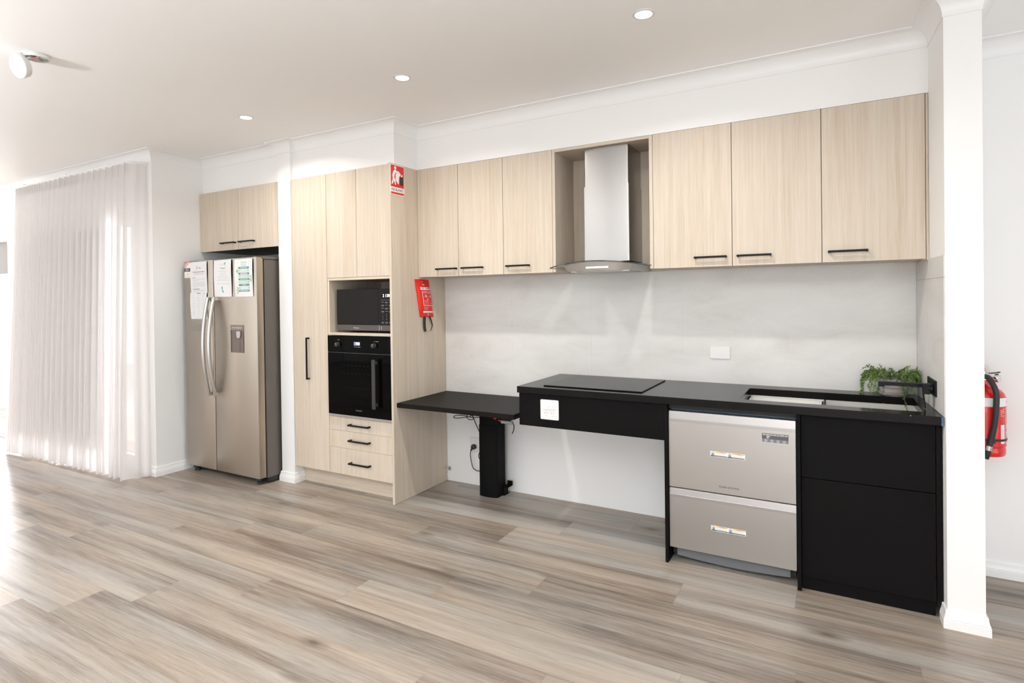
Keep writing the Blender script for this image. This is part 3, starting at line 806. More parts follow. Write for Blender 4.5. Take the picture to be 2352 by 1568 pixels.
def papers():
    g = 'papers taped on the fridge doors'
    s = Sheet(-1.972, -1.753, 1.458, 1.7105, .004)
    s.blob(.40, .20, .028, .055, 2, 10); s.poly([(.40, .10), (.435, .17), (.385, .17)], 2); s.rect(.50, .62, .185, .2, 3); s.rect(.50, .60, .215, .225, 1)
    s.cline(.315, .70, .014, 3); s.cline(.375, .64, .016, 2)
    s.rect(.12, .28, .50, .512, 3); s.lines(.12, .88, .54, 3, .027, .009, 1, rn); s.lines(.12, .88, .645, 6, .030, .010, 1, rn)
    s.rect(.12, .52, .86, .874, 3); s.lines(.12, .86, .90, 3, .027, .009, 1, rn)
    tag(s.mb.build('notice_sheet', ['paper', 'grey', 'pink', 'ink'], None, base=(-1.86, FY, 1.58), recalc=False), 'white printed notice with small red logo at top of left fridge door', 'paper', g)
    s = Sheet(-1.980, -1.760, 1.250, 1.4625, .004, .004)
    s.cline(.02, .24, .018, 3); s.rect(.06, .18, .035, .045, 1); s.rect(.80, .86, .02, .045, 4)
    for r in range(3):
        for c in range(3):
            u0 = .10+.29*c; v0 = .10+.29*r
            s.rect(u0+.05, u0+.15, v0, v0+.014, 1)
            for i in range(6):
                for j in range(5):
                    if rn.random() < .8: s.rect(u0+.032*j, u0+.032*j+.016, v0+.05+.034*i, v0+.05+.034*i+.012, 1)
    s.cline(.965, .55, .012, 1)
    tag(s.mb.build('calendar_sheet', ['paper', 'grey', 'pink', 'ink', 'teal'], None, base=(-1.87, FY, 1.35), recalc=False), 'white calendar page hanging below the red logo notice', 'paper', g)
    s = Sheet(-1.661, -1.446, 1.4255, 1.7112, .005)
    s.blob(.62, .115, .045, .045, 2, 12); s.blob(.625, .125, .022, .030, 0, 10); s.poly([(.63, .06), (.68, .075), (.64, .10)], 2)
    s.rect(.30, .54, .11, .118, 1); s.rect(.36, .54, .14, .147, 1)
    for v, w_, m in ((.215, .30, 3), (.265, .18, 1), (.305, .52, 1), (.355, .36, 1), (.40, .36, 1), (.45, .66, 1), (.50, .50, 1), (.545, .70, 1), (.64, .70, 1)):
        s.cline(v, w_, .012, m)
    s.poly([(.40, .725), (.45, .72), (.465, .755), (.445, .785), (.465, .83), (.50, .845), (.525, .86), (.51, .89), (.47, .885), (.42, .83), (.395, .77)], 2)
    tag(s.mb.build('contact_sheet', ['paper', 'grey', 'green', 'ink'], None, base=(-1.55, FY, 1.56), recalc=False), 'white contact sheet with green phone symbol in the middle of the fridge', 'paper', g)
    s = Sheet(-1.405, -1.1935, 1.424, 1.7075, .006)
    s.text('House', .50, .080, .0275, 2); s.text('Rules', .50, .155, .0275, 2)
    v = .205
    for i in range(9):
        h = .052 if i not in (2,) else .06
        s.rect(.21, .80, v, v+h, 1 if i % 2 == 0 else 2)
        n = 2 if i in (1, 2, 7) else 1
        for k in range(n):
            ww = rn.uniform(.34, .48) if i != 6 else .22
            vv = v+h*(.38 if n == 1 else .2+.42*k); s.rect(.505-ww/2, .505+ww/2, vv, vv+.012, 3, .0007)
        v += .0765
    for u, vv in ((.13, .33), (.87, .53), (.14, .84)):
        for k in range(9):
            a = rn.uniform(0, 6.28); s.blob(u+rn.uniform(-.05, .05), vv+rn.uniform(-.085, .085), .030, .022, 4, 6, a)
    for u, vv in ((.14, .12), (.86, .10), (.90, .25), (.10, .62), (.88, .82)):
        for k in range(5): s.rect(u+rn.uniform(-.06, .06), u+rn.uniform(.0, .02)+.01, vv+rn.uniform(-.05, .05), vv+rn.uniform(.0, .01), 5) if False else s.blob(u+rn.uniform(-.05, .05), vv+rn.uniform(-.05, .05), .012, .006, 5, 6, rn.uniform(0, 3))
    tag(s.mb.build('house_rules_poster', ['paper', 'teal', 'mint', 'white', 'sage', 'grey'], None, base=(-1.3, FY, 1.56), recalc=False), 'House Rules poster with teal and mint bars on right fridge door', 'poster', g)
    s = Sheet(-2.062, -1.9655, 1.585, 1.7165, .0006)
    mb = MB(); X0, X1, Z0, Z1 = -2.062, -1.9655, 1.585, 1.7165; y = FY-.0008
    cx = (X0+X1)/2; R = (X1-X0)/2; zc = 1.665
    arc = [(cx+R*math.cos(a), y, zc+.050*math.sin(a)) for a in [PI*i/18 for i in range(19)]]
    mb.poly(arc+[(X0, y, Z0), (X1, y, Z0)], 0)
    ring = [(cx+R*.98*math.cos(a), y-.0003, zc+.049*math.sin(a)) for a in [PI*(.42+.58*i/10) for i in range(11)]]
    ring += [(cx+R*.50*math.cos(a), y-.0003, zc+.025*math.sin(a)) for a in [PI*(1-.58*i/10) for i in range(11)]]
    mb.poly(ring, 1)
    for a in (.55, .72, .90):
        px, pz = cx+R*.74*math.cos(PI*a), zc+.037*math.sin(PI*a)
        mb.poly([(px+(.0075 if k % 2 == 0 else .0033)*math.cos(PI/2+PI*k/5), y-.0006, pz+(.0075 if k % 2 == 0 else .0033)*math.sin(PI/2+PI*k/5)) for k in range(10)], 0)
    mb.quad((X0, y-.0003, 1.664), (X1, y-.0003, 1.664), (X1, y-.0003, 1.635), (X0, y-.0003, 1.635), 2)
    mb.text('ENERGY', (cx-.01, y-.0006, 1.656), (1, 0, 0), (0, 0, 1), .0135, 3); mb.text('RATING', (cx-.01, y-.0006, 1.643), (1, 0, 0), (0, 0, 1), .0135, 3)
    mb.text('618', (cx-.006, y-.0006, 1.615), (1, 0, 0), (0, 0, 1), .016, 1)
    mb.quad((X0+.02, y-.0003, 1.602), (X1-.03, y-.0003, 1.602), (X1-.03, y-.0003, 1.600), (X0+.02, y-.0003, 1.600), 1)
    tag(mb.build('energy_label', ['cream', 'pink', 'ink', 'white'], None, base=(cx, FY, 1.65), recalc=False), 'energy rating sticker with red stars at top left corner of the fridge', 'sticker')
papers()

# ------------------------------------------------------------------ oven
def oven():
    y = -.602
    t = thing('wall_oven', 'built in black glass oven below the microwave', 'oven', (-.315, -.3, .553))
    MB().box(-.605, -.04, YT+.0016, -.06, .556, 1.129).build('body', 'dark', t)
    m = MB().box(-.6115, -.0205, y, YT+.0012, 1.0145, 1.1315, 0)
    m.quad((-.355, y-.0004, 1.066), (-.297, y-.0004, 1.066), (-.297, y-.0004, 1.092), (-.355, y-.0004, 1.092), 1)
    m.text('7:03', (-.318, y-.0008, 1.0795), (1, 0, 0), (0, 0, 1), .024, 2)
    for i in range(5): m.quad((-.352+.013*i, y-.0005, 1.055), (-.346+.013*i, y-.0005, 1.055), (-.346+.013*i, y-.0005, 1.058), (-.352+.013*i, y-.0005, 1.058), 3)
    m.lathe([(.003, 0), (.003, .0006)], (-.166, y, 1.099), (0, -1, 0), 10, 4)
    m.quad((-.155, y-.0004, 1.100), (-.125, y-.0004, 1.100), (-.125, y-.0004, 1.098), (-.155, y-.0004, 1.098), 3)
    m.quad((-.512, y-.0004, 1.105), (-.492, y-.0004, 1.105), (-.492, y-.0004, 1.103), (-.512, y-.0004, 1.103), 3)
    m.build('control_panel', ['bglass', 'ledblue', 'led', 'grey', 'redp'], t)
    for kx in (-.507, -.162):
        k = MB().lathe([(.0165, 0), (.0165, .004), (.0150, .005), (.0145, .022), (.0130, .024)], (kx, y, 1.070), (0, -1, 0), 28)
        k.add([(kx-.001, y-.0245, 1.072), (kx+.001, y-.0245, 1.072), (kx+.001, y-.0245, 1.083), (kx-.001, y-.0245, 1.083)], [(0, 1, 2, 3)], 1)
        k.build('knob', ['ovenbar', 'white'], t, smooth=35)
    d = MB().box(-.6115, -.0205, y, YT+.0012, .5700, 1.0105, 0)
    d.text('TECHNIKA', (-.316, y-.0006, .6095), (1, 0, 0), (0, 0, 1), .0125, 1)
    # pale wires of the racks glimpsed in the dark window
    for z in (.925, .868, .770):
        for i in range(8): d.quad((-.46+.038*i, y-.0003, z-.002), (-.445+.038*i, y-.0003, z-.002), (-.445+.038*i, y-.0003, z-.0008), (-.46+.038*i, y-.0003, z-.0008), 2)
    dd = d.build('door', ['bglass', 'plgrey', 'rack'], t)
    h = MB().box(-.158, -.128, y-.040, y-.030, .640, .978).box(-.152, -.134, y-.032, y+.0005, .655, .675).box(-.152, -.134, y-.032, y+.0005, .943, .963)
    h.build('handle', 'ovenbar', dd, bevel=.003)
    MB().box(-.6115, -.0205, y+.002, YT+.0012, .5535, .5685).build('bottom_trim', 'steel', t, bevel=.001)
    MB().box(-.6115, -.0205, y+.006, YT+.0012, 1.0106, 1.0144).build('gap_strip', 'panel', t)
oven()

def microwave():
    x0, x1, y, z0, z1 = -.5745, -.0385, -.545, 1.169, 1.464
    t = thing('microwave', 'black microwave sitting in the oak niche above the oven', 'microwave', (-.3, -.3, 1.153))
    MB().box(x0+.003, x1-.003, y+.03, -.12, z0, z1).build('body', 'dark', t, bevel=.004)
    d = MB().box(x0, -.170, y, y+.030, z0+.040, z1, 0)
    d.quad((x0+.022, y-.0003, z0+.043), (-.30, y-.0003, z0+.043), (-.30, y-.0003, z1-.004), (x0+.022, y-.0003, z1-.004), 1)
    d.build('door', ['mwg', 'bin'], t, bevel=.003) if False else MB().box(x0, -.170, y, y+.030, z0+.0405, z1).build('door', 'mwg', t, bevel=.003)
    m = MB().box(x0, x1, y, y+.030, z0, z0+.0398, 0)
    m.text('Hisense', (-.385, y-.0005, z0+.019), (1, 0, 0), (0, 0, 1), .017, 1)
    m.quad((-.170, y-.0006, z0+.002), (-.167, y-.0006, z0+.002), (-.167, y-.0006, z0+.038), (-.170, y-.0006, z0+.038), 2)
    m.quad((-.150, y-.0006, z0+.010), (-.146, y-.0006, z0+.010), (-.146, y-.0006, z0+.031), (-.150, y-.0006, z0+.031), 2)
    m.build('lower_trim', ['mwm', 'grey', 'grey'], t)
    m = MB().box(-.1685, x1, y, y+.030, z0+.0405, z1, 0); yy = y-.0006
    m.text('2 138', (-.101, yy, 1.413), (1, 0, 0), (0, 0, 1), .028, 1, bold=.004)
    m.quad((-.149, yy, 1.384), (-.05, yy, 1.384), (-.05, yy, 1.3825), (-.149, yy, 1.3825), 2)
    for r, z in enumerate((1.367, 1.346, 1.325, 1.304)):
        for c in range(3):
            for k in range(2 if (r+c) % 2 else 1): m.quad((-.146+.034*c, yy, z+.003-.005*k), (-.122+.034*c, yy, z+.003-.005*k), (-.122+.034*c, yy, z+.0005-.005*k), (-.146+.034*c, yy, z+.0005-.005*k), 2)
    for i, ch in enumerate('123456789'):
        m.text(ch, (-.134+.034*(i % 3), yy, 1.284-.0175*(i//3)), (1, 0, 0), (0, 0, 1), .014, 2)
    for c in range(3):
        for k in range(2): m.quad((-.146+.034*c, yy, 1.231-.005*k), (-.124+.034*c, yy, 1.231-.005*k), (-.124+.034*c, yy, 1.2285-.005*k), (-.146+.034*c, yy, 1.2285-.005*k), 2)
    m.build('control_panel', ['mwg', 'led', 'plgrey'], t)
    for fx in (x0+.08, x1-.08):
        for fy in (y+.07, -.16): MB().lathe([(.013, 1.1527), (.013, z0+.001)], (fx, fy, 0), n=14).build('foot', 'rubber', t)
microwave()

# ------------------------------------------------------------------ range hood
def hood():
    t = thing('range_hood', 'stainless range hood with curved glass canopy in the oak surround', 'range hood', (1.39, -.2, 1.537))
    def flue(x0, x1, y, z0, z1, name):
        r = .007; P = [(x0, -.0275)]
        P += [(x0+r-r*math.cos(a), y+r-r*math.sin(a)) for a in [PI/2*i/5 for i in range(6)]]
        P += [(x0+r+(x1-x0-2*r)*i/16, y-.0065*math.sin(PI*i/16)) for i in range(1, 16)]
        P += [(x1-r+r*math.sin(a), y+r-r*math.cos(a)) for a in [PI/2*i/5 for i in range(6)]]
        P += [(x1, -.0275)]
        MB().prism(P, 'z', z0, z1).build(name, 'steelv', t, smooth=35)
    flue(1.264, 1.541, -.276, 2.054, 2.2865, 'upper_flue')
    flue(1.2585, 1.5455, -.281, 1.598, 2.0565, 'lower_flue')
    # curved glass canopy: plan bulges forward, section arches over the width
    n = 28; top = []; cxm = 1.384; hw = .301
    def zc(u): return 1.5885-.028*abs(u)**2.0
    def yfr(u): return -.505+.100*u*u
    v = []; f = []
    for i in range(n+1):
        u = -1+2*i/n; x = cxm+hw*u
        for dz in (0, .006):
            for y in (yfr(u), -.03): v.append((x, y, zc(u)+dz))
    g = MB()
    for i in range(n):
        a = i*4; b = a+4
        f += [(a, a+1, b+1, b), (a+2, b+2, b+3, a+3), (a, b, b+2, a+2), (a+1, a+3, b+3, b+1)]
    f += [(0, 2, 3, 1), (n*4, n*4+1, n*4+3, n*4+2)]
    g.add(v, f, 0)
    gl = g.build('glass_canopy', ['hoodglass', 'glassedge'], t, smooth=40)
    for p in gl.data.polygons:
        if abs(p.normal.y) > .7 or abs(p.normal.x) > .9: p.material_index = 1
    # body under the glass: tapering tray with a bowed front
    xsn = 20; ring = []
    def sec(zlev, w_, yf, bow): return [(cxm+.012+w_*(-1+2*i/xsn), yf-bow*(1-(-1+2*i/xsn)**2)) for i in range(xsn+1)]
    b = MB(); lo = sec(0, .190, -.414, .044); hi = sec(1, .214, -.420, .050)
    vv = []
    for i in range(xsn+1):
        u = -1+2*i/xsn
        vv.append((lo[i][0], lo[i][1], 1.5375)); vv.append((hi[i][0], hi[i][1], zc((hi[i][0]-cxm)/hw)-.0008))
    k = len(vv)
    vv += [(lo[0][0], -.035, 1.5375), (hi[0][0], -.035, zc((hi[0][0]-cxm)/hw)-.0008), (lo[-1][0], -.035, 1.5375), (hi[-1][0], -.035, zc((hi[-1][0]-cxm)/hw)-.0008)]
    ff = [(2*i, 2*i+2, 2*i+3, 2*i+1) for i in range(xsn)]
    ff += [(k, 0, 1, k+1), (2*xsn, k+2, k+3, 2*xsn+1), (k, k+2)+tuple(range(2*xsn, -1, -2)), (k, k+1, k+3, k+2), (k+1,)+tuple(range(1, 2*xsn+2, 2))+(k+3,)]
    b.add(vv, ff, 0); b.build('body', 'steel', t, smooth=30)
    def fy(x, z):
        u = (x-cxm-.012)/.20; a = (z-1.5375)/.0285
        return (-.414-.044*(1-u*u))*(1-a)+(-.420-.050*(1-u*u))*a
    m = MB(); q = []
    for i in range(6):
        xa = 1.342+.0225*i; xb = xa+.0225
        m.quad((xa, fy(xa, 1.551)-.0012, 1.551), (xb, fy(xb, 1.551)-.0012, 1.551), (xb, fy(xb, 1.5605)-.0012, 1.5605), (xa, fy(xa, 1.5605)-.0012, 1.5605), 0)
    m.build('button_strip', 'btn', t)
    MB().box(1.235, 1.555, -.385, -.09, 1.5345, 1.5372).build('filter', 'steel', t)
    for lx in (1.245, 1.56): MB().lathe([(.022, 1.533), (.022, 1.5372)], (lx, -.40, 0), n=20).build('lamp', 'trim', t)
hood()

# ------------------------------------------------------------------ signs and fire blanket on the side panel
def sign():
    Y0, Y1, Z0, Z1 = -.601, -.4595, 2.0975, 2.3000
    def uv(u, v, off=.0014): return (.0006+off, Y0+(Y1-Y0)*u, Z0+(Z1-Z0)*v)
    def px(x, y):
        u = (x-183)/530; yt = 158+150*u; yb = 1333+115*u
        return u, 1-(y-yt)/(yb-yt)
    m = MB()
    def rr(u0, u1, v0, v1, r, off, mi, top=True, bot=True):
        a = (Y1-Y0); b = (Z1-Z0); P = []
        for cu, cv, a0, on in ((u1, v1, 0, top), (u0, v1, PI/2, top), (u0, v0, PI, bot), (u1, v0, 1.5*PI, bot)):
            if on:
                sx = -1 if cu == u1 else 1; sv = -1 if cv == v1 else 1
                for k in range(5):
                    t_ = a0+PI/2*k/4; P.append((cu+sx*r/a+r/a*math.cos(t_), cv+sv*r/b+r/b*math.sin(t_)))
            else: P.append((cu, cv))
        return P
    base = rr(0, 1, 0, 1, .007, 0, 0)
    vs = [uv(u, v, .0012) for u, v in base]+[(.0003,)+uv(u, v)[1:] for u, v in base]; n = len(base)
    m.add(vs, [tuple(range(n))]+[(i, (i+1) % n, n+(i+1) % n, n+i) for i in range(n)], 0)
    m.poly([uv(u, v, .0015) for u, v in rr(.025, .975, .255, .982, .006, 0, 1, True, False)], 1)
    m.poly([uv(u, v, .0015) for u, v in rr(.025, .975, .018, .088, .006, 0, 1, False, True)], 1)
    u, v = px(368, 330); m.poly([uv(u+.075*math.cos(a), v+.060*math.sin(a), .0019) for a in [2*PI*i/18 for i in range(18)]], 2)
    for pts, mi, off in (
        ([(345, 395), (385, 405), (430, 460), (500, 540), (490, 575), (430, 550), (385, 500), (365, 540), (335, 640), (330, 700), (365, 790), (395, 985), (360, 990), (350, 940), (305, 815), (265, 945), (215, 935), (260, 780), (265, 690), (250, 640), (258, 560), (290, 450)], 2, .0019),
        ([(470, 445), (580, 595), (530, 660), (505, 740), (495, 975), (470, 960), (380, 820), (372, 640), (395, 540), (440, 500)], 2, .0022),
        ([(570, 640), (600, 620), (620, 625), (640, 580), (645, 625), (645, 690), (590, 690)], 2, .0019),
        ([(540, 680), (665, 710), (665, 1045), (540, 1015)], 3, .0019),
        ([(440, 510), (505, 548), (496, 570), (440, 545)], 4, .0025)):
        m.poly([uv(*px(*p), off) for p in pts], mi)
    o = uv(.5, .165, .0018); m.text('FIRE BLANKET', o, (0, 1, 0), (0, 0, 1), .0255, 3, bold=.006, sx=.78)
    tag(m.build('safety_sign', ['white', 'redp', 'white', 'ink', 'grey'], None, base=(.001, -.53, 2.2), recalc=False), 'red and white FIRE BLANKET sign at the top of the oak end panel', 'sign')
sign()

def blanket():
    t = thing('fire_blanket', 'red fire blanket pouch hanging on the side of the oven tower', 'fire blanket', (.001, -.26, 1.15))
    def P(a, b, off=0):
        th = .004+.024*(max(0, math.sin(PI*min(1, max(0, a))))**.45)*(max(0, math.sin(PI*min(1, max(0, (b-.03)/.95))))**.5)
        if b < .16: th = .004+(th-.004)*(b/.16)
        lift = .014*max(0, 1-a*3)*(1-b)*.6
        return (.0012+th+lift+off, -.364+.158*a+.055*b-.008*max(0, 1-a*5)*0, 1.527-.004*a-.270*b+.004*math.sin(PI*a)*(1 if b < .05 else 0))
    n, k = 14, 22; m = MB()
    v = [P(i/n, j/k) for j in range(k+1) for i in range(n+1)]
    q = len(v); v += [(.0012, p[1], p[2]) for p in v]
    f = [(j*(n+1)+i, j*(n+1)+i+1, (j+1)*(n+1)+i+1, (j+1)*(n+1)+i) for j in range(k) for i in range(n)]
    f += [tuple(q+x for x in reversed(c)) for c in f]
    for i in range(n): f += [(i, q+i, q+i+1, i+1), (k*(n+1)+i, k*(n+1)+i+1, q+k*(n+1)+i+1, q+k*(n+1)+i)]
    for j in range(k): f += [(j*(n+1), (j+1)*(n+1), q+(j+1)*(n+1), q+j*(n+1)), (j*(n+1)+n, q+j*(n+1)+n, q+(j+1)*(n+1)+n, (j+1)*(n+1)+n)]
    m.add(v, f, 0)
    def rect(a0, a1, b0, b1, mi, off=.0006):
        na = max(1, int((a1-a0)*12)); nb = max(1, int((b1-b0)*12))
        for i in range(na):
            for j in range(nb):
                A0 = a0+(a1-a0)*i/na; A1 = a0+(a1-a0)*(i+1)/na; B0 = b0+(b1-b0)*j/nb; B1 = b0+(b1-b0)*(j+1)/nb
                m.quad(P(A0, B0, off), P(A1, B0, off), P(A1, B1, off), P(A0, B1, off), mi)
    rect(.16, .97, .195, .275, 1)
    for i, ch in enumerate('FIRE BLANKET'):
        a = .215+.0635*i; o = Vector(P(a, .235, .0014)); d = (Vector(P(a+.04, .235, .0014))-o).normalized()
        m.text(ch, o, d, (0, .20, .98), .024, 2, bold=.01, sx=.72)
    for a0, a1, b0, b1 in ((.22, .97, .315, .326), (.22, .25, .315, .69), (.24, .97, .680, .692)): rect(a0, a1, b0, b1, 1)
    for a0, a1, b in ((.62, .9, .345), (.62, .86, .36), (.28, .55, .345), (.28, .55, .455), (.62, .95, .455), (.28, .6, .555)): rect(a0, a1, b, b+.006, 1)
    for b in (.575, .59, .605, .62, .635, .65): rect(.30, .58, b, b+.005, 3)
    for a, b in ((.38, .40), (.46, .40), (.40, .43), (.46, .43), (.75, .41), (.74, .43), (.52, .50), (.50, .515), (.74, .62)): rect(a, a+.04, b, b+.022, 1)
    for b in (.715, .73, .745, .76, .775, .79, .805): rect(.24, .62 if b < .74 else .5, b, b+.006, 3)
    rect(.88, .92, .70, .80, 3); rect(.18, .97, .838, .880, 1)
    m.text('FIRE', P(.42, .135, .0014), (0, 1, 0), (0, 0, 1), .001, 2)
    rect(.30, .62, .150, .162, 2); rect(.36, .54, .125, .140, 1)
    m.build('pouch', ['redv', 'white', 'redp', 'pink', 'ink'], t, smooth=50, recalc=False)
    for a, b in ((.46, .055), (.52, .93)):
        c = P(a, b, 0); MB().lathe([(.0035, .0), (.0075, .0005), (.0075, .0022), (.004, .0028)], c, (1, 0, 0), 16).build('eyelet', 'brass', t, smooth=40)
    def strap(pts, w_):
        mm = MB(); s = smoothpath(pts, 5); nn = len(s)
        vv = []
        for i, p in enumerate(s):
            ww = w_[0]+(w_[1]-w_[0])*i/(nn-1)
            for dx in (-.0006, .0006):
                for dy in (-ww, ww): vv.append((p.x+dx, p.y+dy, p.z))
        ff = []
        for i in range(nn-1):
            a = 4*i; b = a+4; ff += [(a, b, b+1, a+1), (a+2, a+3, b+3, b+2), (a, a+2, b+2, b), (a+1, b+1, b+3, a+3)]
        ff += [(0, 1, 3, 2), (4*nn-4, 4*nn-2, 4*nn-1, 4*nn-3)]
        mm.add(vv, ff, 0).build('pull_strap', 'rubber', t)
    strap([(.008, -.262, 1.262), (.010, -.268, 1.22), (.010, -.266, 1.18), (.008, -.255, 1.152)], (.0145, .0135))
    strap([(.008, -.205, 1.262), (.018, -.196, 1.22), (.022, -.192, 1.19), (.014, -.205, 1.152)], (.010, .0035))
blanket()
# ------------------------------------------------------------------ outlets and switch
def rrect(x0, x1, z0, z1, r, n=4):
    P = []
    for cx, cz, a0 in ((x1-r, z1-r, 0), (x0+r, z1-r, PI/2), (x0+r, z0+r, PI), (x1-r, z0+r, 1.5*PI)):
        P += [(cx+r*math.cos(a0+PI/2*k/n), cz+r*math.sin(a0+PI/2*k/n)) for k in range(n+1)]
    return P
def outlet(x, z, y, label):
    t = thing('power_outlet', label, 'power outlet', (x, y, z))
    h = .0575
    MB().prism(rrect(x-h, x+h, z-h, z+h, .006), 'y', y-.009, y-.0003).build('plate', 'plastic', t, bevel=.002, smooth=30)
    MB().prism(rrect(x-.046, x+.046, z-.046, z+.046, .003), 'y', y-.0102, y-.0088).build('face', 'plastic', t)
    for s in (-1, 1):
        cx = x+s*.0205
        m = MB().prism([(y-.0100, z+.034), (y-.0128, z+.034), (y-.0165, z+.004), (y-.0100, z+.003)], 'x', cx-.0155, cx+.0155)
        m.build('switch', 'plastic', t, bevel=.0015)
        m = MB(); yy = y-.0106
        for dx, dz, a in ((-.0075, -.019, -.5), (.0075, -.019, .5), (0, -.034, 0)):
            c, s2 = math.cos(a), math.sin(a); hw, hh = .0011, .0038
            m.poly([(cx+dx+px*c-pz*s2, yy, z+dz+px*s2+pz*c) for px, pz in ((-hw, -hh), (hw, -hh), (hw, hh), (-hw, hh))], 0)
        m.build('socket', 'plgrey', t)
outlet(1.1625, .7405, -.5914, 'white double power outlet on the black apron under the cooktop')
outlet(.269, .300, .004, 'white double power outlet on the wall behind the table column')
t = thing('wall_switch', 'white single switch plate on the grey tile splashback', 'switch', (2.0, 0, 1.045))
MB().prism(rrect(1.9435, 2.0575, 1.009, 1.081, .004), 'y', -.0095, -.0014).build('plate', 'plastic', t, bevel=.002, smooth=30)
MB().prism(rrect(1.987, 2.014, 1.030, 1.060, .006), 'y', -.0112, -.0090).build('rocker', 'plastic', t, bevel=.0012)

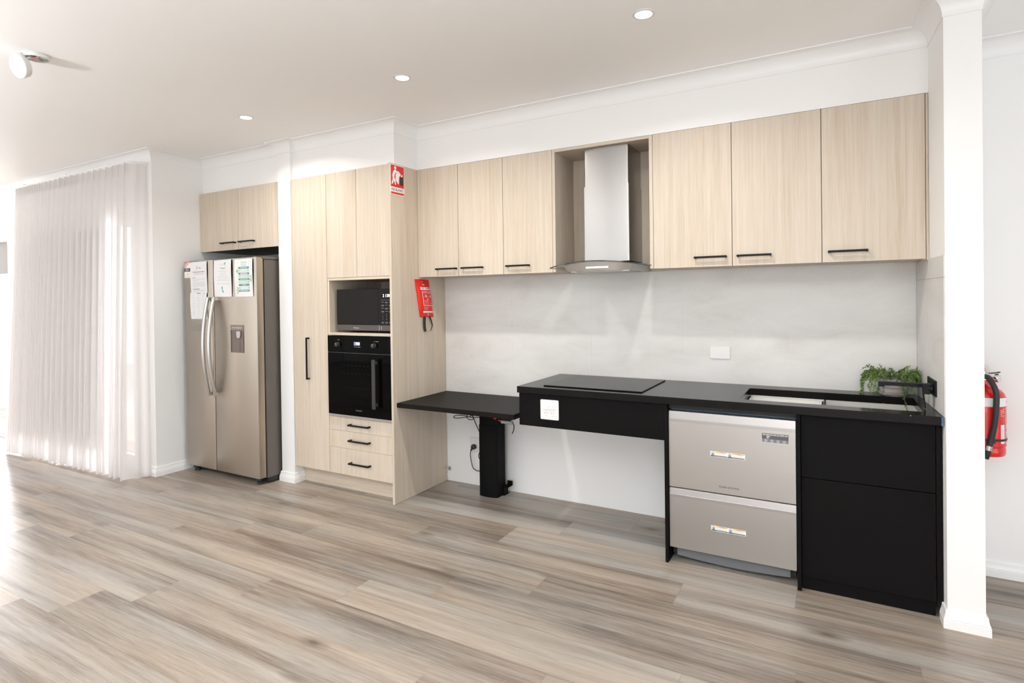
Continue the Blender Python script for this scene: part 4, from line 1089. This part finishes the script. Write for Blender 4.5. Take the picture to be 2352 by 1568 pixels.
# ------------------------------------------------------------------ dishwasher with two drawers
def dishwasher():
    x0, x1, y = 1.8375, 2.4335, YCB
    t = thing('dishwasher', 'stainless two drawer dishwasher under the bench with warning stickers', 'dishwasher', (2.135, -.3, 0))
    MB().box(x0+.006, x1-.006, y+.05, -.03, .03, .772).build('tub', 'dark', t)
    MB().box(x0+.004, x1-.004, y+.035, y+.06, .7925, .797).build('top_edge', 'tape', t)
    for k, (za, zb) in enumerate(((.3950, .7918), (.0798, .3905))):
        g = .044 if k == 0 else .034
        P = [(y, za), (y, zb-g), (y+.0012, zb-g+.0015), (y+.0045, zb-.004), (y+.008, zb), (y+.045, zb), (y+.045, za)]
        d = MB().prism(P, 'x', x0, x1).build('drawer_front', 'steel', t, bevel=.0008)
        MB().quad((x0+.002, y-.0012, zb-g-.014), (x1-.002, y-.0012, zb-g-.014), (x1-.002, y-.0005, zb-g+.001), (x0+.002, y-.0005, zb-g+.001)).quad((x0+.002, y-.0005, zb-g+.001), (x1-.002, y-.0005, zb-g+.001), (x1-.002, y+.0032, zb-.004), (x0+.002, y+.0032, zb-.004)).build('protective_film', 'film', d, recalc=False)
        zc = .590 if k == 0 else .215
        sx0, sx1 = 2.0455, 2.2095; h = .0135
        m = MB(); yy = y-.0006
        m.quad((sx0, yy, zc-h), (sx1, yy, zc-h), (sx1, yy, zc+h), (sx0, yy, zc+h), 0)
        for i in range(2):
            bx = sx0+.0805*i; yz = yy-.0003
            m.quad((bx+.024, yz, zc+.0075), (bx+(.079 if i == 0 else .081), yz, zc+.0075), (bx+(.079 if i == 0 else .081), yz, zc+.0118), (bx+.024, yz, zc+.0118), 1)
            m.poly([(bx+.039, yz-.0002, zc+.0083), (bx+.043, yz-.0002, zc+.0083), (bx+.041, yz-.0002, zc+.0112)], 2)
            m.quad((bx+.045, yz-.0002, zc+.0089), (bx+.066, yz-.0002, zc+.0089), (bx+.066, yz-.0002, zc+.0105), (bx+.045, yz-.0002, zc+.0105), 4)
            for j in range(4): m.quad((bx+.025, yz, zc+.0048-.003*j), (bx+.074, yz, zc+.0048-.003*j), (bx+.074, yz, zc+.0040-.003*j), (bx+.025, yz, zc+.0040-.003*j), 3)
            m.quad((bx+.002, yz, zc-.0118), (bx+.023, yz, zc-.0118), (bx+.023, yz, zc-.0065), (bx+.002, yz, zc-.0065), 2)
            m.quad((bx+.023, yz, zc-.0115), (bx+.0805, yz, zc-.0115), (bx+.0805, yz, zc-.0072), (bx+.023, yz, zc-.0072), 4)
            cx, cz, R, r = bx+.0125, zc+.003, .0082, .0068
            n = 20
            for q in range(n):
                a, b = 2*PI*q/n, 2*PI*(q+1)/n
                m.quad((cx+R*math.cos(a), yz-.0002, cz+R*math.sin(a)), (cx+R*math.cos(b), yz-.0002, cz+R*math.sin(b)), (cx+r*math.cos(b), yz-.0002, cz+r*math.sin(b)), (cx+r*math.cos(a), yz-.0002, cz+r*math.sin(a)), 2)
            m.poly([(cx+R*.95*math.cos(a), yz-.0002, cz+R*.95*math.sin(a)) for a in [PI+.5+(PI-1)*i/8 for i in range(9)]], 2)
            m.poly([(cx+.0028*math.cos(a), yz-.0002, cz+.0028*math.sin(a)) for a in [2*PI*i/8 for i in range(8)]], 4)
        m.build('warning_sticker', ['white', 'orange', 'ink', 'grey', 'panel'], d, recalc=False)
        if k == 0:
            dx0, dx1, dz0, dz1 = 2.286, 2.4035, .676, .7195; yy = y-.0006
            m = MB(); zm = dz0+.0165
            m.quad((dx0-.001, yy+.0002, dz0-.001), (dx1+.001, yy+.0002, dz0-.001), (dx1+.001, yy+.0002, dz1+.0005), (dx0-.001, yy+.0002, dz1+.0005), 2)
            m.quad((dx0, yy, zm), (dx1, yy, zm), (dx1, yy, dz1), (dx0, yy, dz1), 0); m.quad((dx0, yy, dz0), (dx1, yy, dz0), (dx1, yy, zm), (dx0, yy, zm), 1)
            u = dx0+.004
            for w_ in (.012, .016, .011, .013, .009, .020, .012):
                m.quad((u, yy-.0003, dz1-.0065), (u+w_, yy-.0003, dz1-.0065), (u+w_, yy-.0003, dz1-.004), (u, yy-.0003, dz1-.004), 2); u += w_+.0028
            m.quad((dx0+.004, yy-.0003, dz1-.0098), (dx1-.003, yy-.0003, dz1-.0098), (dx1-.003, yy-.0003, dz1-.0090), (dx0+.004, yy-.0003, dz1-.0090), 2)
            for j, w_ in enumerate((.016, .012, .010)): m.quad((dx0+.021, yy-.0003, dz1-.0145-.0048*j), (dx0+.021+w_, yy-.0003, dz1-.0145-.0048*j), (dx0+.021+w_, yy-.0003, dz1-.0125-.0048*j), (dx0+.021, yy-.0003, dz1-.0125-.0048*j), 2)
            for q in range(4):
                cx, cz = dx0+.018+.0268*q, dz0+.0082; n = 20; R, r = .0062, .0051
                for e in range(n):
                    a, b = 2*PI*e/n, 2*PI*(e+1)/n
                    m.quad((cx+R*math.cos(a), yy-.0004, cz+R*math.sin(a)), (cx+R*math.cos(b), yy-.0004, cz+R*math.sin(b)), (cx+r*math.cos(b), yy-.0004, cz+r*math.sin(b)), (cx+r*math.cos(a), yy-.0004, cz+r*math.sin(a)), 2)
                m.poly([(cx+.0022*math.cos(a), yy-.0004, cz+.0022*math.sin(a)) for a in [2*PI*i/3+(.5*q) for i in range(3)]], 2)
            m.build('control_panel', ['panel', 'panel2', 'white'], d, recalc=False)
            MB().text('FISHER & PAYKEL', (2.134, y-.0007, .4285), (1, 0, 0), (0, 0, 1), .0128, 0, bold=.008).build('lettering', 'panel', d, recalc=False)
    P = [(x0+.03, -.505), (x1-.03, -.505)]
    n = 14; arc = [(x0+.03+(x1-x0-.06)*i/n, .030-.012*math.sin(PI*i/n)) for i in range(n+1)]
    m = MB().prism(arc+[(x1-.03, .085), (x0+.03, .085)], 'y', -.540, -.523)
    m.build('kick_panel', 'tub', t)
    MB().box(x0+.03, x1-.03, -.49, -.10, .012, .03).build('base', 'dark', t)
    for fx in (x0+.06, x1-.06):
        for fy in (-.46, -.12): MB().lathe([(.016, .0005), (.016, .014)], (fx, fy, 0), n=14).build('foot', 'rubber', t)
dishwasher()

# ------------------------------------------------------------------ cooktop, sink, tap
t = thing('cooktop', 'flat black glass induction cooktop set on the stone bench', 'cooktop', (1.393, -.297, ZB))
MB().box(1.0985, 1.6875, -.5421, -.0514, ZB+.0004, ZB+.0062).build('glass_plate', 'cook', t, bevel=.0012)
m = MB()
zz = ZB+.0064
for i in range(6): m.quad((1.30+.032*i, -.528, zz), (1.316+.032*i, -.528, zz), (1.316+.032*i, -.522, zz), (1.30+.032*i, -.522, zz))
m.build('touch_marks', 'panel2', t)

def sink():
    t = thing('kitchen_sink', 'undermounted stainless steel sink below the cut-out in the worktop', 'sink', (2.556, -.32, .63))
    x0, x1, y0, y1, zt = 2.176, 2.936, -.517, -.130, ZS-.0006
    def bowl(xa, xb, depth):
        m = MB(); zf = zt-depth
        m.quad((xa, y0, zf), (xb, y0, zf), (xb, y1, zf), (xa, y1, zf))
        m.quad((xa, y1, zf), (xb, y1, zf), (xb, y1, zt), (xa, y1, zt)); m.quad((xa, y0, zf), (xb, y0, zf), (xb, y0, zt), (xa, y0, zt))
        m.quad((xa, y0, zf), (xa, y1, zf), (xa, y1, zt), (xa, y0, zt)); m.quad((xb, y0, zf), (xb, y1, zf), (xb, y1, zt), (xb, y0, zt))
        return m
    bowl(2.5525, x1, .19).build('bowl', 'sinksteel', t, bevel=.014, seg=4, smooth=60)
    bowl(x0, 2.5465, .038).build('drainer_recess', 'sinksteel', t, bevel=.004, smooth=60)
    MB().box(2.5468, 2.5522, y0+.001, y1-.001, zt-.10, zt-.016).build('divider', 'sinksteel', t)
    MB().lathe([(.042, 0), (.040, .003), (.010, .001)], (2.75, -.32, zt-.1895), n=24).build('drain', 'chrome', t, smooth=40)
    tr = thing('drainer_tray', 'shallow steel drainer tray in the left half of the sink', 'drainer tray', (2.365, -.32, .790))
    m = MB(); a0, a1, b0, b1, zf, zr = 2.186, 2.538, y0+.006, y1-.006, .792, .8215; th = .0012
    m.box(a0, a1, b0, b1, zf-th, zf); m.box(a0, a1, b1-th, b1, zf, zr); m.box(a0, a1, b0, b0+th, zf, zr); m.box(a0, a0+th, b0, b1, zf, zr); m.box(a1-th, a1, b0, b1, zf, zr)
    m.build('pan', 'sinksteel', tr)
    MB().box(a0-.004, a1+.002, b1-.004, b1+.004, zr, zr+.002).box(a0-.004, a0+.004, b0, b1, zr, zr+.002).box(a1-.003, a1+.003, b0, b1, zr, zr+.002).box(a0-.004, a1+.002, b0-.004, b0+.004, zr, zr+.002).build('rim', 'chrome', tr)
sink()

def tap():
    t = thing('wall_tap', 'matt black wall mounted mixer tap reaching over the sink', 'tap', (2.97, -.39, .962))
    ya, yb = -.305, -.485
    m = MB().prism([(xr(ya)-.0105, ya), (xr(yb)-.0105, yb), (xr(yb)-.0036, yb), (xr(ya)-.0036, ya)], 'z', .928, .998)
    m.build('wall_plate', 'hnd', t, bevel=.001)
    m = MB().box(2.776, 2.972, -.352, -.318, .950, .9665); m.box(2.776, 2.800, -.350, -.320, .944, .951)
    m.build('spout', 'hnd', t, bevel=.0012)
    MB().lathe([(.0215, 0), (.0215, .016), (.019, .0165), (.019, .030)], (2.974, -.432, .958), (-1, 0, 0), 26).build('mixer_body', 'hnd', t, smooth=40)
    # lever: a square block with a thin paddle bent down from its far side
    m = MB()
    m.prism([(2.9375, .979), (2.9655, .979), (2.9655, .9335), (2.9435, .9335), (2.9435, .9300), (2.9500, .872), (2.9465, .870), (2.9395, .9300)], 'y', -.452, -.412)
    m.build('lever', 'hnd', t, bevel=.001)
tap()

# ------------------------------------------------------------------ potted plant
def plant():
    cx, cy = 2.852, -.083
    t = thing('potted_plant', 'trailing green plant in a ribbed grey pot behind the tap', 'plant', (cx, cy, ZB))
    z = ZB+.0006
    pr = [(.052, 0), (.0575, .006)]
    for i in range(16):
        h = .010+.0055*i; r = .0605+.0035*math.sin(PI*i/15); pr += [(r+.0006, h), (r-.0006, h+.0028)]
    pr += [(.062, .100), (.0615, .104), (.0565, .104), (.055, .090)]
    MB().lathe(pr, (cx, cy, z), n=40, cap=False).add([(cx+.052*math.cos(2*PI*k/40), cy+.052*math.sin(2*PI*k/40), z) for k in range(40)], [tuple(range(40))]).build('pot', 'pot', t, smooth=50)
    MB().lathe([(.055, .088), (.02, .094)], (cx, cy, z), n=24).build('soil', 'soil', t)
    R = random.Random(21); m = MB(); st = MB(); fr = []
    def leaf(p, d, sz, shade):
        d = d.normalized(); side = d.cross(Vector((R.uniform(-1, 1), R.uniform(-1, 1), R.uniform(-.3, 1)))).normalized()
        nrm = d.cross(side); b = nrm*sz*.12
        i0 = len(m.v)
        m.add([p, p+d*sz*.45+side*sz*.27+b, p+d*sz, p+d*sz*.45-side*sz*.27+b], [(0, 1, 2), (0, 2, 3)]); fr.append((i0, shade))
    def inb(p):
        return p.y < -.006 and p.x < xr(p.y)-.008
    for k in range(150):
        a = R.uniform(0, 2*PI); r0 = R.uniform(.0, .045)
        out = Vector((math.cos(a), math.sin(a)*.8, 0))
        p = Vector((cx, cy, z+.092))+out*r0
        v = out*R.uniform(.25, 1.0)+Vector((0, 0, R.uniform(.55, 1.25)))
        ln = R.choice([7, 8, 9, 10, 12, 15]) if k > 12 else R.choice([15, 18, 20])
        if out.y > .25: ln = min(ln, 9)
        if out.x > .5 and ln > 13: ln = 13
        step = .0082; pts = [p.copy()]; shade = R.uniform(.15, .9)
        for i in range(ln):
            v = v+Vector((R.uniform(-.14, .14), R.uniform(-.14, .14), -.20-.01*i)); v.normalize()
            q = p+v*step
            rad = math.hypot(q.x-cx, q.y-cy)
            if q.z < z+.106 and rad < .071:
                s = .071/max(rad, 1e-4); q.x = cx+(q.x-cx)*s; q.y = cy+(q.y-cy)*s
            if q.y > -.012: q.y = -.012
            if q.x > xr(q.y)-.014: q.x = xr(q.y)-.014
            over = (2.18 < q.x < 2.93) and (-.51 < q.y < -.137)
            if q.z < z+.005 and not over: q.z = z+.005
            p = q; pts.append(p.copy())
            for _ in range(3 if i > 0 else 1):
                d = v*.5+Vector((R.uniform(-1, 1), R.uniform(-1, 1), R.uniform(-.5, .9)))
                sz = R.uniform(.0065, .0125)
                if inb(p+d.normalized()*sz): leaf(p, d, sz, min(1, max(0, shade+R.uniform(-.25, .25))))
        st.tube(pts, .0007, 4)
    # two long strands hanging over the sink edge and to the left
    for tgt, ln in (((2.885, -.150), 15), ((2.80, -.10), 0), ((2.73, -.105), 0)):
        tx, ty = tgt
        P = smoothpath([(cx, cy, z+.095), (cx+(tx-cx)*.6, cy+(ty-cy)*.6, z+.112), (tx+.0, ty-.0, z+.075), (tx+(.004 if ln else -.012), ty-.006, z+.035), (tx+(.010 if ln else -.018), ty-.009, z-.010 if ln else z+.012)]+([(tx+.018, ty-.012, z-.055)] if ln else []), 7)
        st.tube(P, .0008, 4)
        for p in P[4:]:
            for _ in range(3):
                d = Vector((R.uniform(-1, 1), R.uniform(-1, 1), R.uniform(-1, .4))); leaf(p, d, R.uniform(.007, .012), R.uniform(.05, .7))
    o = m.build('foliage', 'leaf', t, recalc=False); me = o.data
    ca = me.color_attributes.new('rnd', 'FLOAT_COLOR', 'POINT')
    for i0, s in fr:
        for j in range(4): ca.data[i0+j].color = (s, s, s, 1)
    st.build('stems', plain('stem_green', (.13, .20, .05, 1), .6), t)
plant()

# ------------------------------------------------------------------ fire extinguisher in the hallway
def extinguisher():
    cx, cy = 3.2095, -.100; R0 = .0845
    t = thing('fire_extinguisher', 'red fire extinguisher with black hose on the hallway wall behind the pillar', 'fire extinguisher', (cx, cy, .618))
    z = .617
    pr = [(.070, 0), (.079, .004), (.0825, .014), (.0825, .036), (.079, .041), (.079, .044), (R0, .049), (R0, .262), (R0-.001, .274), (.079, .291), (.066, .307), (.048, .320), (.030, .330), (.024, .334), (.022, .352)]
    MB().lathe(pr, (cx, cy, z), n=48).build('cylinder', 'red', t, smooth=35)
    def band(z0, z1, a0, a1, mi, mb, off=.0006):
        n = max(2, int(abs(a1-a0)/.12))
        for i in range(n):
            a = a0+(a1-a0)*i/n; b = a0+(a1-a0)*(i+1)/n
            f = lambda q, zz: (cx+(R0+off)*math.sin(q), cy-(R0+off)*math.cos(q), zz)
            mb.quad(f(a, z0), f(b, z0), f(b, z1), f(a, z1), mi)
    m = MB(); band(.854, .894, -PI, PI, 0, m); m.build('white_band', 'white', t, recalc=False)
    m = MB()
    def txt(s, a, zz, size, mi, up=False):
        for i, ch in enumerate(s):
            q = a+(0 if up else i*size*.72/R0); zc = zz+(i*size*.72 if up else 0)
            o = (cx+(R0+.0010)*math.sin(q), cy-(R0+.0010)*math.cos(q), zc)
            tan = Vector((math.cos(q), math.sin(q), 0))
            if up: m.text(ch, o, Vector((0, 0, 1)), -tan, size, mi)
            else: m.text(ch, o, tan, (0, 0, 1), size, mi)
    band(.681, .846, 1.02, 1.04, 0, m); band(.681, .683, 1.02, 1.55, 0, m); band(.844, .846, 1.02, 1.55, 0, m)
    for k in range(3): 
        band(.688+.030*k, .690+.030*k, 1.06, 1.5, 0, m); band(.688+.030*k, .712+.030*k, 1.06, 1.075, 0, m); band(.688+.030*k, .712+.030*k, 1.26, 1.275, 0, m)
        for a in (1.11, 1.31): band(.693+.030*k, .705+.030*k, a, a+.10, 0, m); band(.699+.030*k, .711+.030*k, a+.04, a+.13, 0, m)
    band(.818, .836, 1.20, 1.30, 0, m); txt('E', 1.36, .822, .026, 0)
    band(.683, .770, .66, .93, 0, m)
    for k in range(3): band(.689, .758-.004*k, .71+.065*k, .725+.065*k, 1, m, .0009)
    txt('STOP', .70, .812, .012, 0, True); txt('FIRE', .84, .812, .014, 0, True)
    txt('DRY', 1.18, .874, .013, 2)
    m.build('label', ['white', 'pink', 'ink'], t, recalc=False)
    MB().lathe([(R0+.0005, .693), (R0+.0025, .694), (R0+.0025, .703), (R0+.0005, .704)], (cx, cy, 0), n=40, cap=False).box(cx+.0, cx+.028, cy-R0-.012, cy-R0+.002, .688, .708).build('strap', 'rubber', t, smooth=40)
    m = MB().lathe([(.019, .965), (.019, .975), (.023, .977), (.023, .988), (.016, .992), (.016, 1.012)], (cx, cy, 0), n=24)
    m.lathe([(.008, 0), (.008, .030), (.006, .032)], (cx, cy, .985), (.8, -.6, 0), 14)
    m.build('valve', 'chrome', t, smooth=35)
    d = Vector((.82, -.57, 0)).normalized(); o = Vector((cx, cy, .988))+d*.030+Vector((.004, 0, -.006))
    MB().lathe([(.004, 0), (.004, .016), (.019, .017), (.020, .020), (.020, .028), (.018, .031)], o, d, 24).build('gauge', 'chrome', t, smooth=35)
    # carry handle and squeeze lever
    def strip(P, hw, th, mat, name):
        s = smoothpath(P, 4); mm = MB(); v = []; dd = Vector((d.x, d.y, 0)); sd = Vector((-dd.y, dd.x, 0)); n = len(s)
        for i, p in enumerate(s):
            tn = (s[min(i+1, n-1)]-s[max(i-1, 0)]).normalized(); up = sd.cross(tn)
            for a in (-1, 1):
                for b in (-1, 1): v.append(p+sd*hw*a+up*th*b)
        f = []
        for i in range(n-1):
            a = 4*i; b = a+4; f += [(a, b, b+1, a+1), (a+2, a+3, b+3, b+2), (a, a+2, b+2, b), (a+1, b+1, b+3, a+3)]
        f += [(0, 1, 3, 2), (4*n-4, 4*n-2, 4*n-1, 4*n-3)]
        mm.add(v, f); return mm.build(name, mat, t)
    q = Vector((cx, cy, 0))
    def at(u, zz): return q+d*u+Vector((0, 0, zz))
    strip([at(.018, 1.010), at(.008, 1.030), at(-.012, 1.048), at(-.05, 1.060), at(-.075, 1.052)], .0125, .0045, 'chrome', 'lever')
    strip([at(-.01, 1.004), at(.03, 1.006), at(.062, 1.012)], .011, .0014, 'chrome', 'carry_handle')
    strip([at(.026, 1.0035), at(.045, 1.005), at(.066, 1.0105)], .008, .003, 'rubber', 'grip')
    hs = smoothpath([(cx+.006, cy-.018, .985), (cx+.011, cy-.06, .985), (cx+.018, cy-.088, .965), (cx+.030, cy-.098, .925), (cx+.030, cy-.0995, .86), (cx+.024, cy-.0995, .78), (cx+.013, cy-.0985, .715), (cx+.005, cy-.0985, .675)], 6)
    MB().tube(hs, .0118, 14).build('hose', 'rubber', t, smooth=60)
    MB().tube([(cx+.0052, cy-.0985, .676), (cx+.001, cy-.0985, .655)], .0122, 16).build('hose_ferrule', 'chrome', t, smooth=60)
    MB().tube([(cx+.001, cy-.0985, .655), (cx-.002, cy-.0985, .637), (cx-.005, cy-.0985, .614)], [.0112, .0105, .0075], 14).build('nozzle', 'rubber', t, smooth=60)
    MB().box(cx-.03, cx+.03, -.0145, .0035, .80, .95).box(cx-.02, cx+.02, -.03, -.0145, .92, .95).build('wall_bracket', 'hnd', t)
extinguisher()

# ------------------------------------------------------------------ ceiling fittings
for i, (x, y, lab) in enumerate(((-.776, -1.118, 'round recessed downlight nearest the fridge'), (.546, -1.115, 'round recessed downlight in front of the wall cabinets at centre'), (1.893, -1.130, 'round recessed downlight nearest the pillar'))):
    t = thing('downlight', lab, 'downlight', (x, y, CZ), 'recessed ceiling downlights')
    MB().lathe([(.036, -.0008), (.047, -.0008), (.0475, -.0035), (.037, -.0045), (.036, -.0015)], (x, y, CZ), n=36, cap=False).build('rim', 'plastic', t, smooth=40)
    MB().lathe([(.0, -.0020), (.0365, -.0020)], (x, y, CZ), n=36, cap=False).build('lens', 'lamp', t, recalc=False)
    ld = bpy.data.lights.new('downlight_beam', 'AREA'); ld.shape = 'DISK'; ld.size = .07; ld.energy = DL; ld.color = (1, .95, .88); ld.spread = math.radians(150)
    lo = bpy.data.objects.new('downlight_beam', ld); C.objects.link(lo); lo.location = (0, 0, -.006); lo.parent = t

def smoke():
    cx, cy = -.785, -2.255
    t = thing('smoke_alarm', 'white smoke alarm on the ceiling with its cover hanging open', 'smoke alarm', (cx, cy, CZ))
    MB().lathe([(.052, -.0006), (.054, -.004), (.054, -.014), (.050, -.017), (.046, -.017), (.046, -.006)], (cx, cy, CZ), n=40, cap=False).build('base', 'plastic', t, smooth=35)
    m = MB().lathe([(.0, -.0065), (.0455, -.0065)], (cx, cy, CZ), n=30, cap=False)
    z = CZ-.012
    m.box(cx-.03, cx-.012, cy-.03, cy-.004, z-.002, CZ-.007, 1).box(cx+.012, cx+.036, cy+.004, cy+.03, z-.003, CZ-.007, 2).box(cx-.02, cx+.02, cy-.006, cy+.002, z-.004, CZ-.007, 1)
    m.build('circuit', ['sage', 'plastic', 'grey'], t)
    MB().prism([(cx-.002, cy-.026), (cx+.018, cy-.006), (cx-.002, cy+.014), (cx-.022, cy-.006)], 'z', CZ-.0205, CZ-.0165).build('warning_tag', 'pink', t)
    nv = Vector((.147, -.925, -.32)).normalized(); c = Vector((-.815, -2.318, 2.5335))
    MB().lathe([(.048, -.030), (.050, -.028), (.050, -.014), (.055, -.012), (.0565, .002), (.054, .005), (.0, .0065)], c, nv, 40).build('cover', 'plastic', t, smooth=35)
    MB().box(cx-.046, cx-.034, cy-.046, cy-.036, 2.575, CZ-.006).build('hinge', 'plastic', t)
smoke()
# ------------------------------------------------------------------ light
wd = bpy.data.worlds.new('daylight'); bpy.context.scene.world = wd; wd.use_nodes = True
bg = wd.node_tree.nodes['Background']; bg.inputs[0].default_value = (.93, .96, 1, 1); bg.inputs[1].default_value = WORLD
def area(name, loc, rot, sx, sy, e, col, spread=180):
    ld = bpy.data.lights.new(name, 'AREA'); ld.shape = 'RECTANGLE'; ld.size = sx; ld.size_y = sy; ld.energy = e; ld.color = col; ld.spread = math.radians(spread)
    o = bpy.data.objects.new(name, ld); C.objects.link(o); o.location = loc; o.rotation_euler = rot
for (a, b), e in zip(RW, REAR):
    area('window_daylight', ((a+b)/2, -7.33, (RZ0+RZ1)/2), (math.radians(90), 0, 0), b-a, RZ1-RZ0, e, (.95, .975, 1))
area('window_daylight', (6.45, (EW[0]+EW[1])/2, 1.19), (math.radians(90), 0, math.radians(90)), EW[1]-EW[0], 2.2, EAST, (.95, .975, 1))  # added fill from the right, brightens the sides turned to +X
for (bx, by), e in zip(((-1.2, -4.3), (2.1, -4.3), (4.7, -3.2), (-3.6, -3.4)), BNC):      # lamps bounced off the ceiling behind and beside the camera
    if not e: continue
    ld = bpy.data.lights.new('bounce_lamp', 'AREA'); ld.shape = 'DISK'; ld.size = .3; ld.energy = e; ld.color = (.955, .98, 1); ld.spread = math.radians(150)
    lo = bpy.data.objects.new('bounce_lamp', ld); C.objects.link(lo); lo.location = (bx, by, 1.6); lo.rotation_euler = (PI, 0, 0)
area('window_daylight', ((WX2+WX3)/2-.3, .9, 1.05), (math.radians(-90), 0, 0), WX3-WX2, 2.0, SIDE1, (.97, .98, 1))
area('window_daylight', ((WX0+WX1)/2, -.55, 1.05), (math.radians(-90), 0, 0), WX1-WX0, 2.0, SIDE2, (.97, .98, 1))

# ------------------------------------------------------------------ camera
cam = bpy.data.cameras.new('camera'); co = bpy.data.objects.new('camera', cam); C.objects.link(co)
CAM = (2.60964905, -3.58474474, 1.38752481); YAW, PIT, ROL, FPX, SHY = .513663318, -.00788657814, .0134009210, 1325.03709, -89.9753459
cam.sensor_fit = 'HORIZONTAL'; cam.sensor_width = 36; cam.lens = 36*FPX/2352
cam.shift_x = 0; cam.shift_y = SHY/2352
cam.clip_start = .05
def Rz(a): return Matrix.Rotation(a, 3, 'Z')
R = Matrix.Rotation(YAW, 3, 'Z') @ Matrix.Rotation(PIT, 3, 'X') @ Matrix.Rotation(ROL, 3, 'Y')
# columns: right, forward, up  ->  blender camera looks down -Z with +Y up
r, fwd, up = R.col[0], R.col[1], R.col[2]
mw = Matrix(((r.x, up.x, -fwd.x, CAM[0]), (r.y, up.y, -fwd.y, CAM[1]), (r.z, up.z, -fwd.z, CAM[2]), (0, 0, 0, 1)))
co.matrix_world = mw
sc = bpy.context.scene; sc.camera = co
vs = sc.view_settings; sc.display_settings.display_device = 'sRGB'
vs.view_transform = 'Standard'; vs.look = 'None'; vs.exposure = EXPO; vs.gamma = 1; vs.use_curve_mapping = False
sc.cycles.use_denoising = True; sc.cycles.denoiser = 'OPENIMAGEDENOISE'
sc.cycles.max_bounces = 14; sc.cycles.diffuse_bounces = 6; sc.cycles.glossy_bounces = 5; sc.cycles.transmission_bounces = 6; sc.cycles.transparent_max_bounces = 16
sc.cycles.caustics_reflective = False; sc.cycles.caustics_refractive = False; sc.cycles.sample_clamp_indirect = 6
